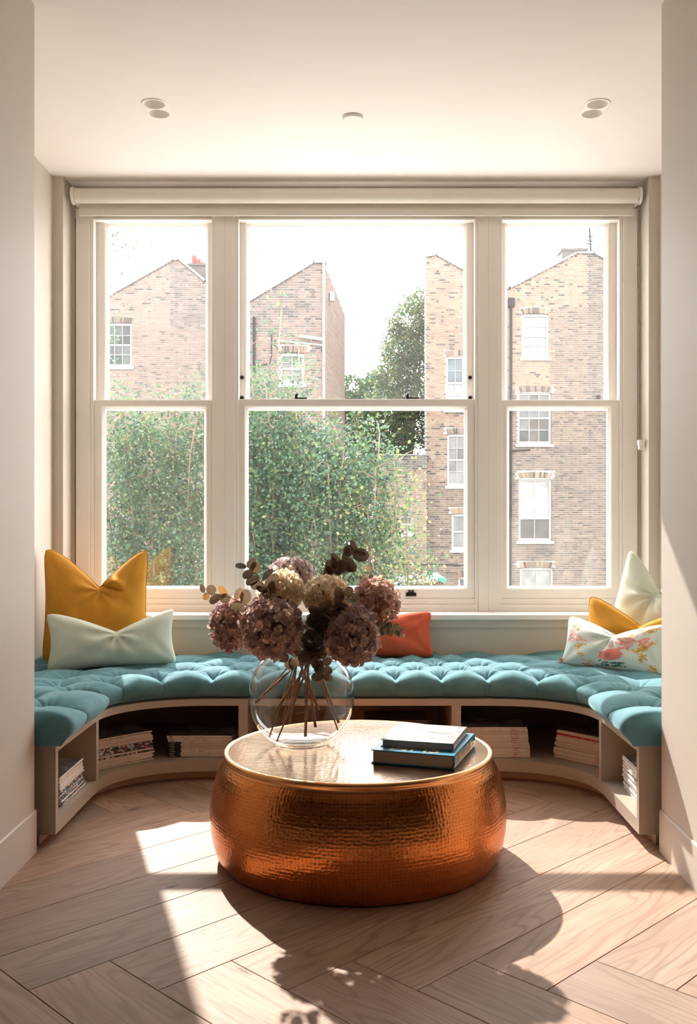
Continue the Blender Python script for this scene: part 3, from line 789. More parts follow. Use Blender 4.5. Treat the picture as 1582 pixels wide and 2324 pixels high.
# ------------------------------------------------------------------ two books on the table
def book(name, c0, ang, wx, dy, z0, th, cov, lab, spine_mat_=None, board=.003):
    """c0: nearest right corner (spine foot); the spine runs away from it along +y local, pages face -y and -x"""
    e = tag(empty(name, (c0[0], c0[1], z0), (0, 0, ang)), lab, 'book')
    b = MB(); b.box(-wx, 0, 0, dy, 0, board); b.box(-wx, 0, 0, dy, th - board, th)
    n = 6
    vs = []
    for k in range(n + 1):
        t = -1 + 2 * k / n
        vs.append((.0035 * (1 - t * t), 0, th / 2 + t * th / 2)); vs.append((.0035 * (1 - t * t), dy, th / 2 + t * th / 2))
    for k in range(n + 1):
        t = -1 + 2 * k / n
        vs.append((-.003, 0, th / 2 + t * th / 2)); vs.append((-.003, dy, th / 2 + t * th / 2))
    fs = [(2*k, 2*k+1, 2*k+3, 2*k+2) for k in range(n)]
    q = 2 * (n + 1)
    fs += [(2*k, 2*k+2, q+2*k+2, q+2*k) for k in range(n)] + [(2*k+1, q+2*k+1, q+2*k+3, 2*k+3) for k in range(n)]
    b.add(vs, fs)
    o = recalc(b.build('cover', cov, e))
    if spine_mat_: 
        o.data.materials.append(spine_mat_)
        for p in o.data.polygons:
            if p.center.x > .0005: p.material_index = 1
    b = MB(); b.box(-wx + .005, -.004, .004, dy - .004, board, th - board)
    pages = b.build('pages', M['pagesdark'] if name == 'photo_book' else M['pages'], e)
    return e, o
def pages_mat(nm, c1, c2):
    m, nt, b = newmat(nm); v = mapping(nt, tc(nt), (6, 6, 420))
    nt.links.new(ramp(nt, noise(nt, v, 1.0, 4), [(.35, c1), (.65, c2)]), b.inputs['Base Color']); b.inputs['Roughness'].default_value = .8; return m
M['pages'] = pages_mat('book_pages', (.44, .35, .28), (.60, .50, .42)); M['pagesdark'] = pages_mat('book_pages_grey', (.34, .32, .31), (.45, .43, .42))
M['tealbook'] = plain('teal_book_cloth', (.015, .20, .32), .35, var=.05)
M['gold'] = plain('orange_foil', (.78, .42, .18), .45, var=.1)
def photo_mat():
    m, nt, b = newmat('grey_photo_cover'); v = tc(nt)
    c = ramp(nt, noise(nt, mapping(nt, v, (1, 2.2, 1)), 16, 5, .6, .8), [(.32, (.09, .088, .088)), (.46, (.20, .195, .19)), (.60, (.32, .31, .305)), (.72, (.19, .185, .18))])
    nt.links.new(c, b.inputs['Base Color']); b.inputs['Roughness'].default_value = .5; b.inputs['Specular IOR Level'].default_value = .25; return m
def photospine():
    m, nt, b = newmat('grey_photo_spine'); v = tc(nt)
    c = ramp(nt, noise(nt, v, 60, 3), [(.35, (.10, .08, .08)), (.5, (.30, .24, .21)), (.65, (.55, .48, .44))])
    nt.links.new(c, b.inputs['Base Color']); b.inputs['Roughness'].default_value = .3; return m
BA = -.315
bk, bko = book('teal_book', (.268, 2.694), BA, .243, .295, TZ + .0012, .0385, M['tealbook'], 'thick teal hardback with orange lettering lying under the grey book')
def text(txt, size, parent, loc, rot, mat, sx=1.0, align='LEFT', name='lettering', ext=.0002):
    cu = bpy.data.curves.new('t', 'FONT'); cu.body = txt; cu.size = size; cu.extrude = ext; cu.align_x = align; cu.resolution_u = 3
    t = bpy.data.objects.new('t', cu); COL.objects.link(t)
    bpy.context.view_layer.update()
    dg = bpy.context.evaluated_depsgraph_get(); me = bpy.data.meshes.new_from_object(t.evaluated_get(dg))
    bpy.data.objects.remove(t)
    me.transform(Matrix.Diagonal((sx, 1, 1, 1)))
    o = link(name, me, parent, mat); o.location = loc; o.rotation_euler = rot
    return o
def fit(o, wx):
    xs = [v.co.x for v in o.data.vertices]; w = max(xs) - min(xs); mn = min(xs)
    for v in o.data.vertices: v.co.x = (v.co.x - mn) * wx / w
    return o
# spine lettering stands upright, read from near to far; cover lettering faces the window
fit(text('SLIM AARONS', .040, bk, (.0040, .012, .006), (math.pi / 2, 0, math.pi / 2), M['gold']), .215)
fit(text('A', .012, bk, (.0040, .255, .012), (math.pi / 2, 0, math.pi / 2), M['gold'], name='emblem'), .010)
fit(text('SLIM', .085, bk, (-.048, .072, .0387), (0, 0, math.pi), M['gold']), .145)
book('photo_book', (.2705, 2.745), BA + .035, .213, .235, TZ + .0012 + .0388, .0215, photo_mat(), 'grey photographic hardback lying on top of the teal book', photospine(), .0022)

# ------------------------------------------------------------------ glass vase
VX, VY, VR = -.1775, 3.0, .166
vase = tag(empty('glass_vase', (VX, VY, TZ + .0008)), 'clear round fishbowl vase of dried flowers standing on the copper table', 'vase')
zc = .1505; prf = [(.001, .0), (.074, .0), (.082, .003)]
a0 = -math.acos(.088 / VR); 
for k in range(46):
    t = -math.asin(min(1, (zc - .006) / VR)) + (math.asin(.120 / VR) + math.asin((zc - .006) / VR)) * k / 45
    prf.append((VR * math.cos(t), zc + VR * math.sin(t)))
rn = prf[-1][0]
prf += [(rn - .004, prf[-1][1] + .003), (rn - .005, prf[-1][1] + .007), (rn - .002, prf[-1][1] + .010)]
b = MB(); b.lathe(prf, 96, cap=False); recalc(b.build('bowl', M['vase'], vase, True))
b = MB(); b.lathe([(rn - .004, prf[-1][1] - .002), (rn + .001, prf[-1][1] - .001), (rn + .001, prf[-1][1] + .0015), (rn - .004, prf[-1][1] + .002)], 64, cap=False); b.build('lip', M['vase'], vase, True)
b = MB(); b.lathe([(.001, .010), (.06, .011), (.088, .016), (.098, .022)], 72, cap=False); b.build('base', M['vase'], vase, True)

# ------------------------------------------------------------------ dried hydrangeas
def attr_leaf_mat(name, attr=True, tr=.35, rough=.6, col=None):
    m = bpy.data.materials.new(name); m.use_nodes = True; nt = m.node_tree; b = nt.nodes['Principled BSDF']; out = nt.nodes['Material Output']
    if attr:
        a = nt.nodes.new('ShaderNodeAttribute'); a.attribute_name = 'Col'; c = a.outputs['Color']
    else:
        c = nt.nodes.new('ShaderNodeObjectInfo').outputs['Color']
    nt.links.new(c, b.inputs['Base Color']); b.inputs['Roughness'].default_value = rough
    tl = nt.nodes.new('ShaderNodeBsdfTranslucent'); nt.links.new(c, tl.inputs[0])
    ms = nt.nodes.new('ShaderNodeMixShader'); ms.inputs[0].default_value = tr
    nt.links.new(b.outputs[0], ms.inputs[1]); nt.links.new(tl.outputs[0], ms.inputs[2]); nt.links.new(ms.outputs[0], out.inputs[0])
    return m
M['petal'] = attr_leaf_mat('hydrangea_petals', True, .5, .6)
M['eleaf'] = attr_leaf_mat('eucalyptus_leaf', False, .3, .45)
def set_cols(me, cols):
    ca = me.color_attributes.new('Col', 'FLOAT_COLOR', 'POINT'); ca.data.foreach_set('color', np.asarray(cols, dtype=np.float32).ravel())
def flower_head(rx, rz, pal, edge, seed, nfl=150, ps=.0142):
    nfl = int(nfl * 1.75)
    rg = np.random.default_rng(seed); V = []; Fc = []; Cc = []
    for i in range(nfl):
        zz = 1 - 2 * (i + .5) / nfl; zz = max(-.92, zz); t = i * 2.39996 + rg.uniform(-.25, .25)
        d = np.array([math.sqrt(1 - zz * zz) * math.cos(t), math.sqrt(1 - zz * zz) * math.sin(t), zz]) + rg.normal(0, .06, 3)
        d /= np.linalg.norm(d); k = rg.uniform(.80, 1.0)
        c = d * np.array([rx, rx, rz]) * k
        n = d / np.array([rx, rx, rz]); n /= np.linalg.norm(n); n = n + rg.normal(0, .28, 3); n /= np.linalg.norm(n)
        a = np.cross(n, [.3, .2, .9]); a /= np.linalg.norm(a); bb = np.cross(n, a); t0 = rg.uniform(0, 6.28)
        base = np.array(pal[rg.integers(len(pal))]) * rg.uniform(1.35, 2.3)
        for q in range(4):
            th = t0 + q * math.pi / 2 + rg.uniform(-.15, .15)
            u = a * math.cos(th) + bb * math.sin(th); w = np.cross(n, u); L = ps * rg.uniform(.85, 1.2); wd = L * rg.uniform(.46, .56)
            cup = rg.uniform(.15, .6) * L; curl = rg.uniform(-.25, .35) * L; k0 = len(V)
            pts = [c + u * L * .08, c + u * L * .50 + w * wd + n * cup * .55, c + u * L * .85 + w * wd * .75 + n * (cup * .9 + curl), c + u * L * 1.05 + n * (cup + curl),
                   c + u * L * .85 - w * wd * .75 + n * (cup * .9 + curl * .6), c + u * L * .50 - w * wd + n * cup * .55, c + u * L * .55 + n * cup * .28]
            V += [tuple(p) for p in pts]
            Fc += [(k0, k0+1, k0+6), (k0+1, k0+2, k0+6), (k0+2, k0+3, k0+6), (k0+3, k0+4, k0+6), (k0+4, k0+5, k0+6), (k0+5, k0, k0+6)]
            e = np.array(edge); kk = rg.uniform(.1, .9)
            ec = base * (1 - kk) + e * kk
            for p in range(7): Cc.append((*(base if p in (0, 6) else (ec if p in (2, 3, 4) else (base + ec) / 2)), 1))
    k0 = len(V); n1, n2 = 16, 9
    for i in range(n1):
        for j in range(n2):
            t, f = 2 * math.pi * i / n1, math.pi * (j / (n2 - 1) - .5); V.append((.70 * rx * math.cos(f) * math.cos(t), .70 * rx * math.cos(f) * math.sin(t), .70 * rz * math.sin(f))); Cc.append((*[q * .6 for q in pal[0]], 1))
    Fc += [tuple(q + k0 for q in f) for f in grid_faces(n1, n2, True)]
    me = mesh('flower_head', V, Fc, True); set_cols(me, Cc); return me
MAUVE = [(.36, .235, .18), (.295, .185, .145), (.49, .345, .255), (.41, .275, .22), (.25, .155, .125)]
TAN = [(.49, .33, .23), (.41, .26, .19), (.33, .21, .17), (.57, .41, .30)]
CREAM = [(.60, .515, .39), (.54, .455, .335), (.66, .585, .46), (.50, .43, .30)]
PINK = [(.50, .40, .34), (.42, .32, .28), (.34, .25, .25), (.56, .48, .41)]
VIO = (.27, .23, .33)
NECK = Vector((VX + .01, VY, .598))
HY = [ # px u, v, Y, rx, rz, palette, edge, stem end (u, v, Y), label
  (617, 1424, 2.870, .092, .093, MAUVE, VIO, 191, 'large mauve-brown hydrangea head facing front left in the vase', (612, 1632, 2.96)),
  (524, 1418, 3.000, .062, .083, MAUVE, VIO, 120, 'mauve-brown hydrangea head at the far left of the bouquet', (580, 1594, 3.0)),
  (662, 1303, 3.100, .068, .050, PINK, VIO, 120, 'pinkish violet-edged hydrangea head at the top of the bouquet', (724, 1612, 3.02)),
  (640, 1341, 2.985, .070, .060, CREAM, (.56, .50, .38), 120, 'cream hydrangea head left of centre below the violet-edged one', (657, 1640, 3.05)),
  (741, 1349, 2.945, .071, .056, CREAM, (.54, .47, .36), 120, 'cream hydrangea head in the centre of the bouquet', (693, 1672, 2.94)),
  (800, 1442, 2.865, .082, .088, MAUVE, VIO, 180, 'large mauve-brown hydrangea head facing front right in the vase', (769, 1641, 2.95)),
  (852, 1368, 3.010, .074, .078, TAN, VIO, 150, 'tan hydrangea head at the right back of the bouquet', (716, 1650, 3.04)),
]
for i, (u, v, Y, rx, rz, pal, ed, nfl, lab, end) in enumerate(HY):
    c = P(u, v, Y); e = tag(empty('hydrangea', c), lab, 'flower', 'dried hydrangeas in the glass vase')
    h = link('flower_head', flower_head(rx, rz, pal, ed, 40 + i, nfl), e, M['petal']); h['kind'] = 'stuff'
    en = P(*end); nk = NECK + Vector((.03 * math.cos(i * 1.3), .028 * math.sin(i * 1.3), 0))
    pts = [Vector((0, 0, -.2 * rz)), (nk - c) * .45 + Vector((0, 0, .01)), nk - c, (nk + (en - nk) * .5) - c, en - c]
    b = MB(); b.tube(pts, [.0028, .0032, .0036, .0042, .0046], 8); b.build('stem', M['stem'], e, True)

# ------------------------------------------------------------------ eucalyptus sprays
def leaf_mesh(r=.018):
    vs = [(0, 0, 0)]; n = 10
    for k in range(n):
        t = 2 * math.pi * k / n
        x = r * (1 + math.cos(t + math.pi)); y = r * .82 * math.sin(t)
        vs.append((x, y, .25 * abs(y) + .10 * x * x / r))
    vs.append((r * .9, 0, -.0005))
    fs = [(1 + k, 1 + (k + 1) % n, n + 1) for k in range(n)]
    me = mesh('leaf', [tuple(v) for v in vs[1:]], [tuple(i - 1 for i in f) for f in fs], True); me.materials.append(M['eleaf']); return me
LEAF = leaf_mesh()
DK = (.085, .058, .036); BR = (.155, .105, .062); OL = (.15, .155, .095); OR = (.55, .27, .09)
EU = [ # polyline px (u, v, Y), leaf start, n leaves, size, colour, label, stem end
  ([(706, 1440, 3.0), (735, 1350, 3.04), (752, 1305, 3.04), (775, 1275, 3.03), (812, 1250, 3.02)], .45, 18, 1.1, DK, 'dark eucalyptus spray rising highest at the top right of the bouquet', (628, 1683, 2.97)),
  ([(680, 1440, 2.99), (640, 1390, 2.92), (606, 1340, 2.92), (585, 1305, 2.92), (560, 1285, 2.92)], .30, 17, 1.0, DK, 'dark eucalyptus spray rising at the top left of the bouquet', (610, 1676, 2.97)),
  ([(676, 1440, 2.99), (600, 1392, 2.95), (545, 1366, 2.95), (510, 1350, 2.95), (462, 1345, 2.95)], .32, 14, .95, BR, 'thin eucalyptus twig sticking out at the far left', (645, 1643, 2.96)),
  ([(716, 1440, 3.0), (790, 1385, 3.03), (825, 1335, 3.03), (842, 1298, 3.03)], .62, 7, .55, BR, 'small-leaved eucalyptus twig standing up right of the cream flowers', (767, 1657, 3.0)),
  ([(716, 1450, 3.0), (800, 1425, 3.0), (858, 1425, 2.97), (893, 1430, 2.96), (914, 1436, 2.96)], .58, 20, .52, OL, 'olive eucalyptus sprig reaching right over the coral cushion', (640, 1645, 3.0)),
  ([(706, 1440, 2.98), (722, 1410, 2.88), (750, 1378, 2.85), (797, 1352, 2.85)], .12, 22, .95, BR, 'grey-brown eucalyptus spray lying over the cream centre flower', (655, 1642, 3.02)),
  ([(700, 1490, 2.98), (716, 1452, 2.88), (735, 1430, 2.86), (720, 1400, 2.86)], .0, 24, 1.0, DK, 'dark eucalyptus clump filling the gap between the front flowers', (652, 1642, 2.98)),
  ([(712, 1470, 2.98), (690, 1478, 2.90), (668, 1490, 2.90), (648, 1500, 2.90)], .15, 13, .85, BR, 'drooping brown eucalyptus sprig at the vase mouth on the left', (580, 1597, 3.04)),
  ([(706, 1470, 2.98), (722, 1490, 2.93), (735, 1512, 2.93), (733, 1540, 2.95)], .1, 16, .85, BR, 'drooping brown eucalyptus sprig hanging into the vase on the right', (694, 1670, 3.0)),
]
for i, (pl_, st, nl, sz, colr, lab, end) in enumerate(EU):
    pts = [P(*q) for q in pl_]; org = pts[0].copy()
    e = tag(empty('eucalyptus_spray', org), lab, 'eucalyptus', 'dried eucalyptus in the glass vase')
    nk = NECK + Vector((.026 * math.cos(i * 2.1 + .6), .026 * math.sin(i * 2.1 + .6), -.004)); en = P(*end)
    b = MB(); full = [en, nk + (en - nk) * .5, nk] + pts
    b.tube([p - org for p in full], [.0026, .0024, .0022] + [.0019 - .0012 * k / len(pts) for k in range(len(pts))], 7)
    b.build('stem', M['stem'], e, True)
    seg = [0]
    for a, c2 in zip(pts, pts[1:]): seg.append(seg[-1] + (c2 - a).length)
    rg = random.Random(100 + i)
    for k in range(nl):
        q = (st + (1 - st) * k / (nl - 1)) * seg[-1]
        j = max(0, min(len(pts) - 2, next((m for m in range(len(seg) - 1) if seg[m + 1] >= q - 1e-9), len(pts) - 2)))
        f = (q - seg[j]) / (seg[j + 1] - seg[j]); pos = pts[j].lerp(pts[j + 1], f); tdir = (pts[j + 1] - pts[j]).normalized()
        side = tdir.cross(Vector((0, -1, 0))).normalized() * (1 if k % 2 else -1)
        d = (side + tdir * rg.uniform(.2, .9) + Vector((rg.uniform(-.5, .5), rg.uniform(-.7, .3), rg.uniform(-.3, .5)))).normalized()
        nrm = Vector((rg.uniform(-1.2, 1.2), -1, rg.uniform(-.5, 1.3))); y = nrm.cross(d).normalized(); z = d.cross(y)
        lf = link('leaf', LEAF, e); s_ = sz * 1.3 * rg.uniform(.75, 1.2) * (1 if k < nl - 2 else .75)
        m4 = Matrix((d, y, z)).transposed().to_4x4(); m4.translation = pos - org
        lf.matrix_basis = m4 @ Matrix.Diagonal((s_, s_, s_, 1))
        kc = rg.uniform(.9, 2.0); cc = [min(1, x * kc) for x in colr]
        if i == 2 and k in (nl - 2, nl - 5): cc = list(OR)
        lf.color = (*cc, 1)

# ------------------------------------------------------------------ cushions
def cushion(name, lab, mat, w, h, t, loc, yaw, lean, chop, a0=0.0, seed=0, roll=0.0, pipe=None, paint=None, group=None, sag=.07, nu=84, nv=72, chopw=.95, cd=.45, fold=0):
    rg = np.random.default_rng(seed)
    def shape(a, b_, side):
        A, B = abs(a), abs(b_)
        a, b_ = a * (1 - .05 * B ** 9), b_ * (1 - .05 * A ** 9)
        x = w / 2 * a * (1 - sag * (1 - b_ ** 2)); z = h / 2 * b_ * (1 - sag * .8 * (1 - a ** 2))
        th = t / 2 * ((1 - A ** 2.4) * (1 - B ** 2.4)) ** .48
        up = max(0, (b_ + 1) / 2)
        c = max(0, 1 - abs(a - a0) / chopw)
        z -= chop * (c ** 1.38) * up ** 1.5
        # karate-chop crease
        zc_ = h / 2 - chop * 1.05; dz = z - zc_; dx = x - a0 * w / 2
        th *= 1 - cd * math.exp(-(dx / (.09 * w)) ** 2) * up ** 2.5 * (1 if chop > .01 else 0)
        r = math.hypot(dx, dz + .02) ; an = math.atan2(dz + .02, dx)
        th += (.0075 * math.sin(an * 8 + seed) * math.exp(-(r / (.22 * w + .02)) ** 2) * min(1, r / .03)) * (1 if chop > .01 else .0) * (1 - A ** 4) * (1 - B ** 4)
        # pull folds into the corners
        for sx in (-1, 1):
            for sz in (-1, 1):
                cx, cz = x - sx * w / 2, z - sz * h / 2
                rr_ = math.hypot(cx, cz); aa_ = math.atan2(cz, cx)
                th += .0028 * math.sin(aa_ * 11 + seed * 1.7 + sx) * math.exp(-((rr_ - .09) / .05) ** 2) * (1 - A ** 6) * (1 - B ** 6)
        th += .005 * math.sin(7 * a + 3 * b_ + seed) * math.cos(4.3 * b_ - 2 * a + seed) * (1 - A ** 2) * (1 - B ** 2)
        if fold and side == 0:
            fx, fz = a0 * w / 2, h / 2 - chop * 1.0
            px, pz = x - fx, z - fz; t_ = min(1, max(0, (px * .94 - pz * .34) / fold)); dl = px * .34 + pz * .94
            if px > -.02: th += (-.030 * math.exp(-((dl + .002) / .008) ** 2) + .026 * math.exp(-((dl - .026) / .018) ** 2)) * math.sin(math.pi * min(1, t_ + .15)) ** .7 * (1 - A ** 4) * (1 if t_ < 1 else 0)
        y = -th if side == 0 else th
        y -= .25 * chop * c * up ** 2 * 0 
        return x, y, z + h / 2
    V = []; Fc = []
    def e(t): return math.sin(t * math.pi / 2) * .55 + t * .45
    for side in (0, 1):
        k0 = len(V)
        for i in range(nu):
            for j in range(nv): V.append(shape(e(-1 + 2 * i / (nu - 1)), e(-1 + 2 * j / (nv - 1)), side))
        f = grid_faces(nu, nv, flip=(side == 1)); Fc += [tuple(q + k0 for q in g_) for g_ in f]
    me = mesh(name, V, Fc, True)
    if paint is not None:
        cols = [paint(-1 + 2 * i / (nu - 1), -1 + 2 * j / (nv - 1)) for _ in (0, 1) for i in range(nu) for j in range(nv)]
        set_cols(me, cols)
    bm = bmesh.new(); bm.from_mesh(me); bmesh.ops.remove_doubles(bm, verts=bm.verts, dist=1e-5); bm.normal_update(); bm.to_mesh(me); bm.free()
    o = link(name, me, None, mat); recalc(o)
    o.location = loc; o.rotation_euler = Euler((-lean, roll, yaw)); tag(o, lab, 'cushion', group)
    if pipe is not None:
        loop = [shape(-1 + 2 * i / 40, -1, 0) for i in range(40)] + [shape(1, -1 + 2 * i / 40, 0) for i in range(40)] + [shape(1 - 2 * i / 40, 1, 0) for i in range(40)] + [shape(-1, 1 - 2 * i / 40, 0) for i in range(41)]
        b = MB(); b.tube([(p[0] * 1.003, p[1], h / 2 + (p[2] - h / 2) * 1.003) for p in loop], .0026, 6, False); b.build('piping', pipe, o, True)
    return o
ZSEAT = .405
cushion('cushion', 'big mustard velvet cushion with a deep chop, leaning in the left corner', M['mustard'], .455, .505, .17, (-1.148, 4.20, .400), math.radians(12), math.radians(9), .165, .06, 3, pipe=M['mustardpipe'], fold=.13, nu=130, nv=120)
cushion('lumbar_cushion', 'long pale mint velvet cushion lying in front of the big mustard one', M['mint'], .545, .245, .15, (-1.03, 4.035, .400), math.radians(17), math.radians(14), .085, .06, 5, sag=.09, roll=math.radians(-1))
cushion('lumbar_cushion', 'coral red velvet cushion behind the vase, against the panel', M['coral'], .50, .215, .12, (.095, 4.315, .402), math.radians(2), math.radians(18), .03, -.1, 8, sag=.08)
cushion('cushion', 'big pale mint cushion with a deep chop in the right corner', M['mint'], .44, .475, .15, (1.225, 4.125, .402), math.radians(-50), math.radians(9), .15, -.08, 12, fold=.12, nu=120, nv=110, roll=.20)
cushion('cushion', 'mustard velvet cushion squeezed behind the floral one on the right', M['mustard'], .47, .285, .13, (1.150, 4.005, .398), math.radians(-35), math.radians(9), .095, .02, 15, pipe=M['mustardpipe'], roll=math.radians(4))

# embroidered floral cushion: thread colours laid out stitch by stitch
class Emb:
    def __init__(s):
        g = np.random.default_rng(5); s.bl = []
        YE, PK, CR, GR, WH_ = (.66, .36, .07), (.80, .36, .30), (.80, .22, .17), (.03, .13, .10), (.78, .70, .62)
        def flower(a, b_, r, col, n=9, sq=.8):
            for _ in range(n): s.bl.append((a + g.normal(0, r * .42), b_ + g.normal(0, r * .55), r * g.uniform(.12, .36), r * g.uniform(.10, .26) , col, g.uniform(.7, 1.2)))
        for a, b_, r, col, n in ((-.62, .45, .12, YE, 12), (-.72, .10, .17, PK, 26), (-.50, .02, .12, PK, 16), (-.50, -.18, .13, YE, 22), (-.46, -.45, .09, YE, 14), (-.44, -.62, .04, YE, 5),
                               (-.30, -.78, .10, YE, 12), (-.40, .62, .06, YE, 6), (-.22, .28, .05, YE, 5),
                               (.30, .40, .13, YE, 14), (.62, .60, .16, YE, 24), (.25, .12, .20, PK, 34), (.55, .15, .18, PK, 26), (.74, .10, .12, YE, 10), (.50, -.12, .16, YE, 24), (.56, -.36, .12, YE, 20), (.52, -.55, .05, YE, 8),
                               (.78, -.75, .14, YE, 24), (.72, -.95, .12, PK, 10), (-.30, -.95, .14, CR, 10), (.85, .86, .10, GR, 14), (.70, .90, .06, GR, 8)): flower(a, b_, r, col, n)
        for k in range(26): s.bl.append((g.uniform(-.12, .25), g.uniform(-.88, -.62), g.uniform(.03, .09), .02, GR, 1))
        for k in range(18): s.bl.append((.06 + g.normal(0, .05), -.33 + g.normal(0, .09), .10, .10, CR, g.uniform(.85, 1.2)))
        s.bl.append((.06, -.33, .13, .22, CR, 1.0)); s.bl.append((.0, -.36, .05, .12, CR, .8))
        s.A = np.array([[x[0], x[1], x[2], x[3]] for x in s.bl])
    def __call__(s, a, b_):
        j = math.sin(a * 91 + b_ * 57) * .012
        base = (.64, .69, .62)
        d = ((a + j - s.A[:, 0]) / s.A[:, 2]) ** 2 + ((b_ + j - s.A[:, 1]) / s.A[:, 3]) ** 2
        hit = np.nonzero(d < 1)[0]
        if len(hit) == 0: return (*base, 1)
        c, k = s.bl[hit[-1]][4], s.bl[hit[-1]][5]
        return (min(1, c[0] * k), min(1, c[1] * k), min(1, c[2] * k), 1)
def floral_mat():
    m, nt, b = newmat('embroidered_fabric'); a = nt.nodes.new('ShaderNodeAttribute'); a.attribute_name = 'Col'
    nt.links.new(a.outputs['Color'], b.inputs['Base Color']); b.inputs['Roughness'].default_value = .8; b.inputs['Sheen Weight'].default_value = .15
    bump(nt, b, noise(nt, mapping(nt, tc(nt), (260, 260, 700)), 1.0, 2), .15, .002); return m
fc = cushion('lumbar_cushion', 'pale mint cushion embroidered with yellow and pink flowers, front right', floral_mat(), .445, .215, .12, (1.037, 3.955, .403), math.radians(-37), math.radians(20), .06, .02, 21, paint=Emb(), pipe=M['mint'], nu=220, nv=130, roll=math.radians(1))
b = MB(); rg = random.Random(4)
for k in range(60):
    d = Vector((rg.uniform(-1, .5), rg.uniform(-.7, .7), rg.uniform(-.5, 1))).normalized() * rg.uniform(.015, .03)
    b.tube([(-.212, 0, .012), Vector((-.212, 0, .012)) + d], .0014, 4)
tz = b.build('tassel', None, fc, False, mats=[plain('tassel_thread', (.62, .36, .32), .9, var=.5, scale=90)]); tz['label'] = 'pink and green yarn tassel'

# ------------------------------------------------------------------ the gardens and houses outside
b = MB(); b.box(-60, 60, 4.8, 90, -3.4, -3.2)
def ground_mat():
    m, nt, b_ = newmat('garden_soil'); v = tc(nt)
    nt.links.new(ramp(nt, noise(nt, v, 1.3, 5), [(.4, (.16, .17, .10)), (.6, (.28, .25, .20))]), b_.inputs['Base Color']); b_.inputs['Roughness'].default_value = .9; return m
tag(b.build('ground', ground_mat()), 'grassy garden ground below the windows', 'ground', kind='structure')

EX = 0.275
b = MB(); b.box(-4.2, 4.2, 4.72, 7.4, .05, .22)  # added slab, out of view: throws sunlight up onto the ceiling
tag(b.build('roof', plain('pale_bounce_slab', (.66, .64, .63), .7, var=.06, scale=3)), 'added pale slab outside below the windows, unseen, bouncing sunlight up to the ceiling', 'roof', kind='structure')
def colmat(name, src, rough=.8, fine=25):
    m, nt, b_ = newmat(name)
    if src == 'obj': c = nt.nodes.new('ShaderNodeObjectInfo').outputs['Color']
    else:
        a = nt.nodes.new('ShaderNodeAttribute'); a.attribute_name = 'Col'; c = a.outputs['Color']
    f = noise(nt, tc(nt), fine, 3)
    c = mix(nt, 1.0, c, ramp(nt, f, [(.3, (.8 * EX,) * 3), (.7, (1.12 * EX,) * 3)]), 'MULTIPLY')
    nt.links.new(c, b_.inputs['Base Color']); b_.inputs['Roughness'].default_value = rough; return m
M['brick1'] = colmat('stock_brick', 'obj'); M['bricks'] = colmat('stock_bricks', 'attr')
M['mortar'] = plain('lime_mortar', (.31, .285, .255), .9, var=.12, scale=3)
M['slate'] = plain('slate_coping', (.13, .13, .13), .7, var=.2, scale=4)
M['terracotta'] = plain('terracotta_pot', (.22, .04, .03), .7, var=.1)
M['stack'] = plain('sooty_chimney', (.075, .065, .06), .85, var=.25, scale=6)
M['pipeblack'] = plain('painted_pipe', (.022, .023, .025), .95, spec=.05)
M['pipegrey'] = plain('grey_pipe', (.28, .28, .285), .5)
def pane_mat():
    m, nt, b_ = newmat('house_window_pane'); c = nt.nodes.new('ShaderNodeObjectInfo').outputs['Color']
    nt.links.new(mix(nt, 1.0, c, ramp(nt, noise(nt, tc(nt), 3, 3), [(.3, (.75 * EX,) * 3), (.7, (1.2 * EX,) * 3)]), 'MULTIPLY'), b_.inputs['Base Color']); b_.inputs['Roughness'].default_value = .12; b_.inputs['Specular IOR Level'].default_value = .2; return m
M['hpane'] = pane_mat()
def brick_mesh(L, hh=.065):
    b_ = MB(); d = .05; q = .004
    vs = [(-L/2, 0 + q, -hh/2), (L/2, q, -hh/2), (L/2, q, hh/2), (-L/2, q, hh/2), (-L/2 + q, 0, -hh/2 + q), (L/2 - q, 0, -hh/2 + q), (L/2 - q, 0, hh/2 - q), (-L/2 + q, 0, hh/2 - q),
          (-L/2, d, -hh/2), (L/2, d, -hh/2), (L/2, d, hh/2), (-L/2, d, hh/2)]
    fs = [(4, 5, 6, 7), (0, 1, 5, 4), (1, 2, 6, 5), (2, 3, 7, 6), (3, 0, 4, 7), (0, 8, 9, 1), (1, 9, 10, 2), (2, 10, 11, 3), (3, 11, 8, 0)]
    me = mesh('brick', vs, fs); me.materials.append(M['brick1']); return me, vs, fs
BR_ST, BVS, BFS = brick_mesh(.215); BR_HD, HVS, HFS = brick_mesh(.1025)

def poly_span(poly, z):
    """x-interval of a polygon (convex in x) at height z"""
    xs = []
    for (x0, z0), (x1, z1) in zip(poly, poly[1:] + poly[:1]):
        if (z0 <= z < z1) or (z1 <= z < z0): xs.append(x0 + (x1 - x0) * (z - z0) / (z1 - z0))
    xs.sort(); return [(xs[k], xs[k+1]) for k in range(0, len(xs) - 1, 2)]

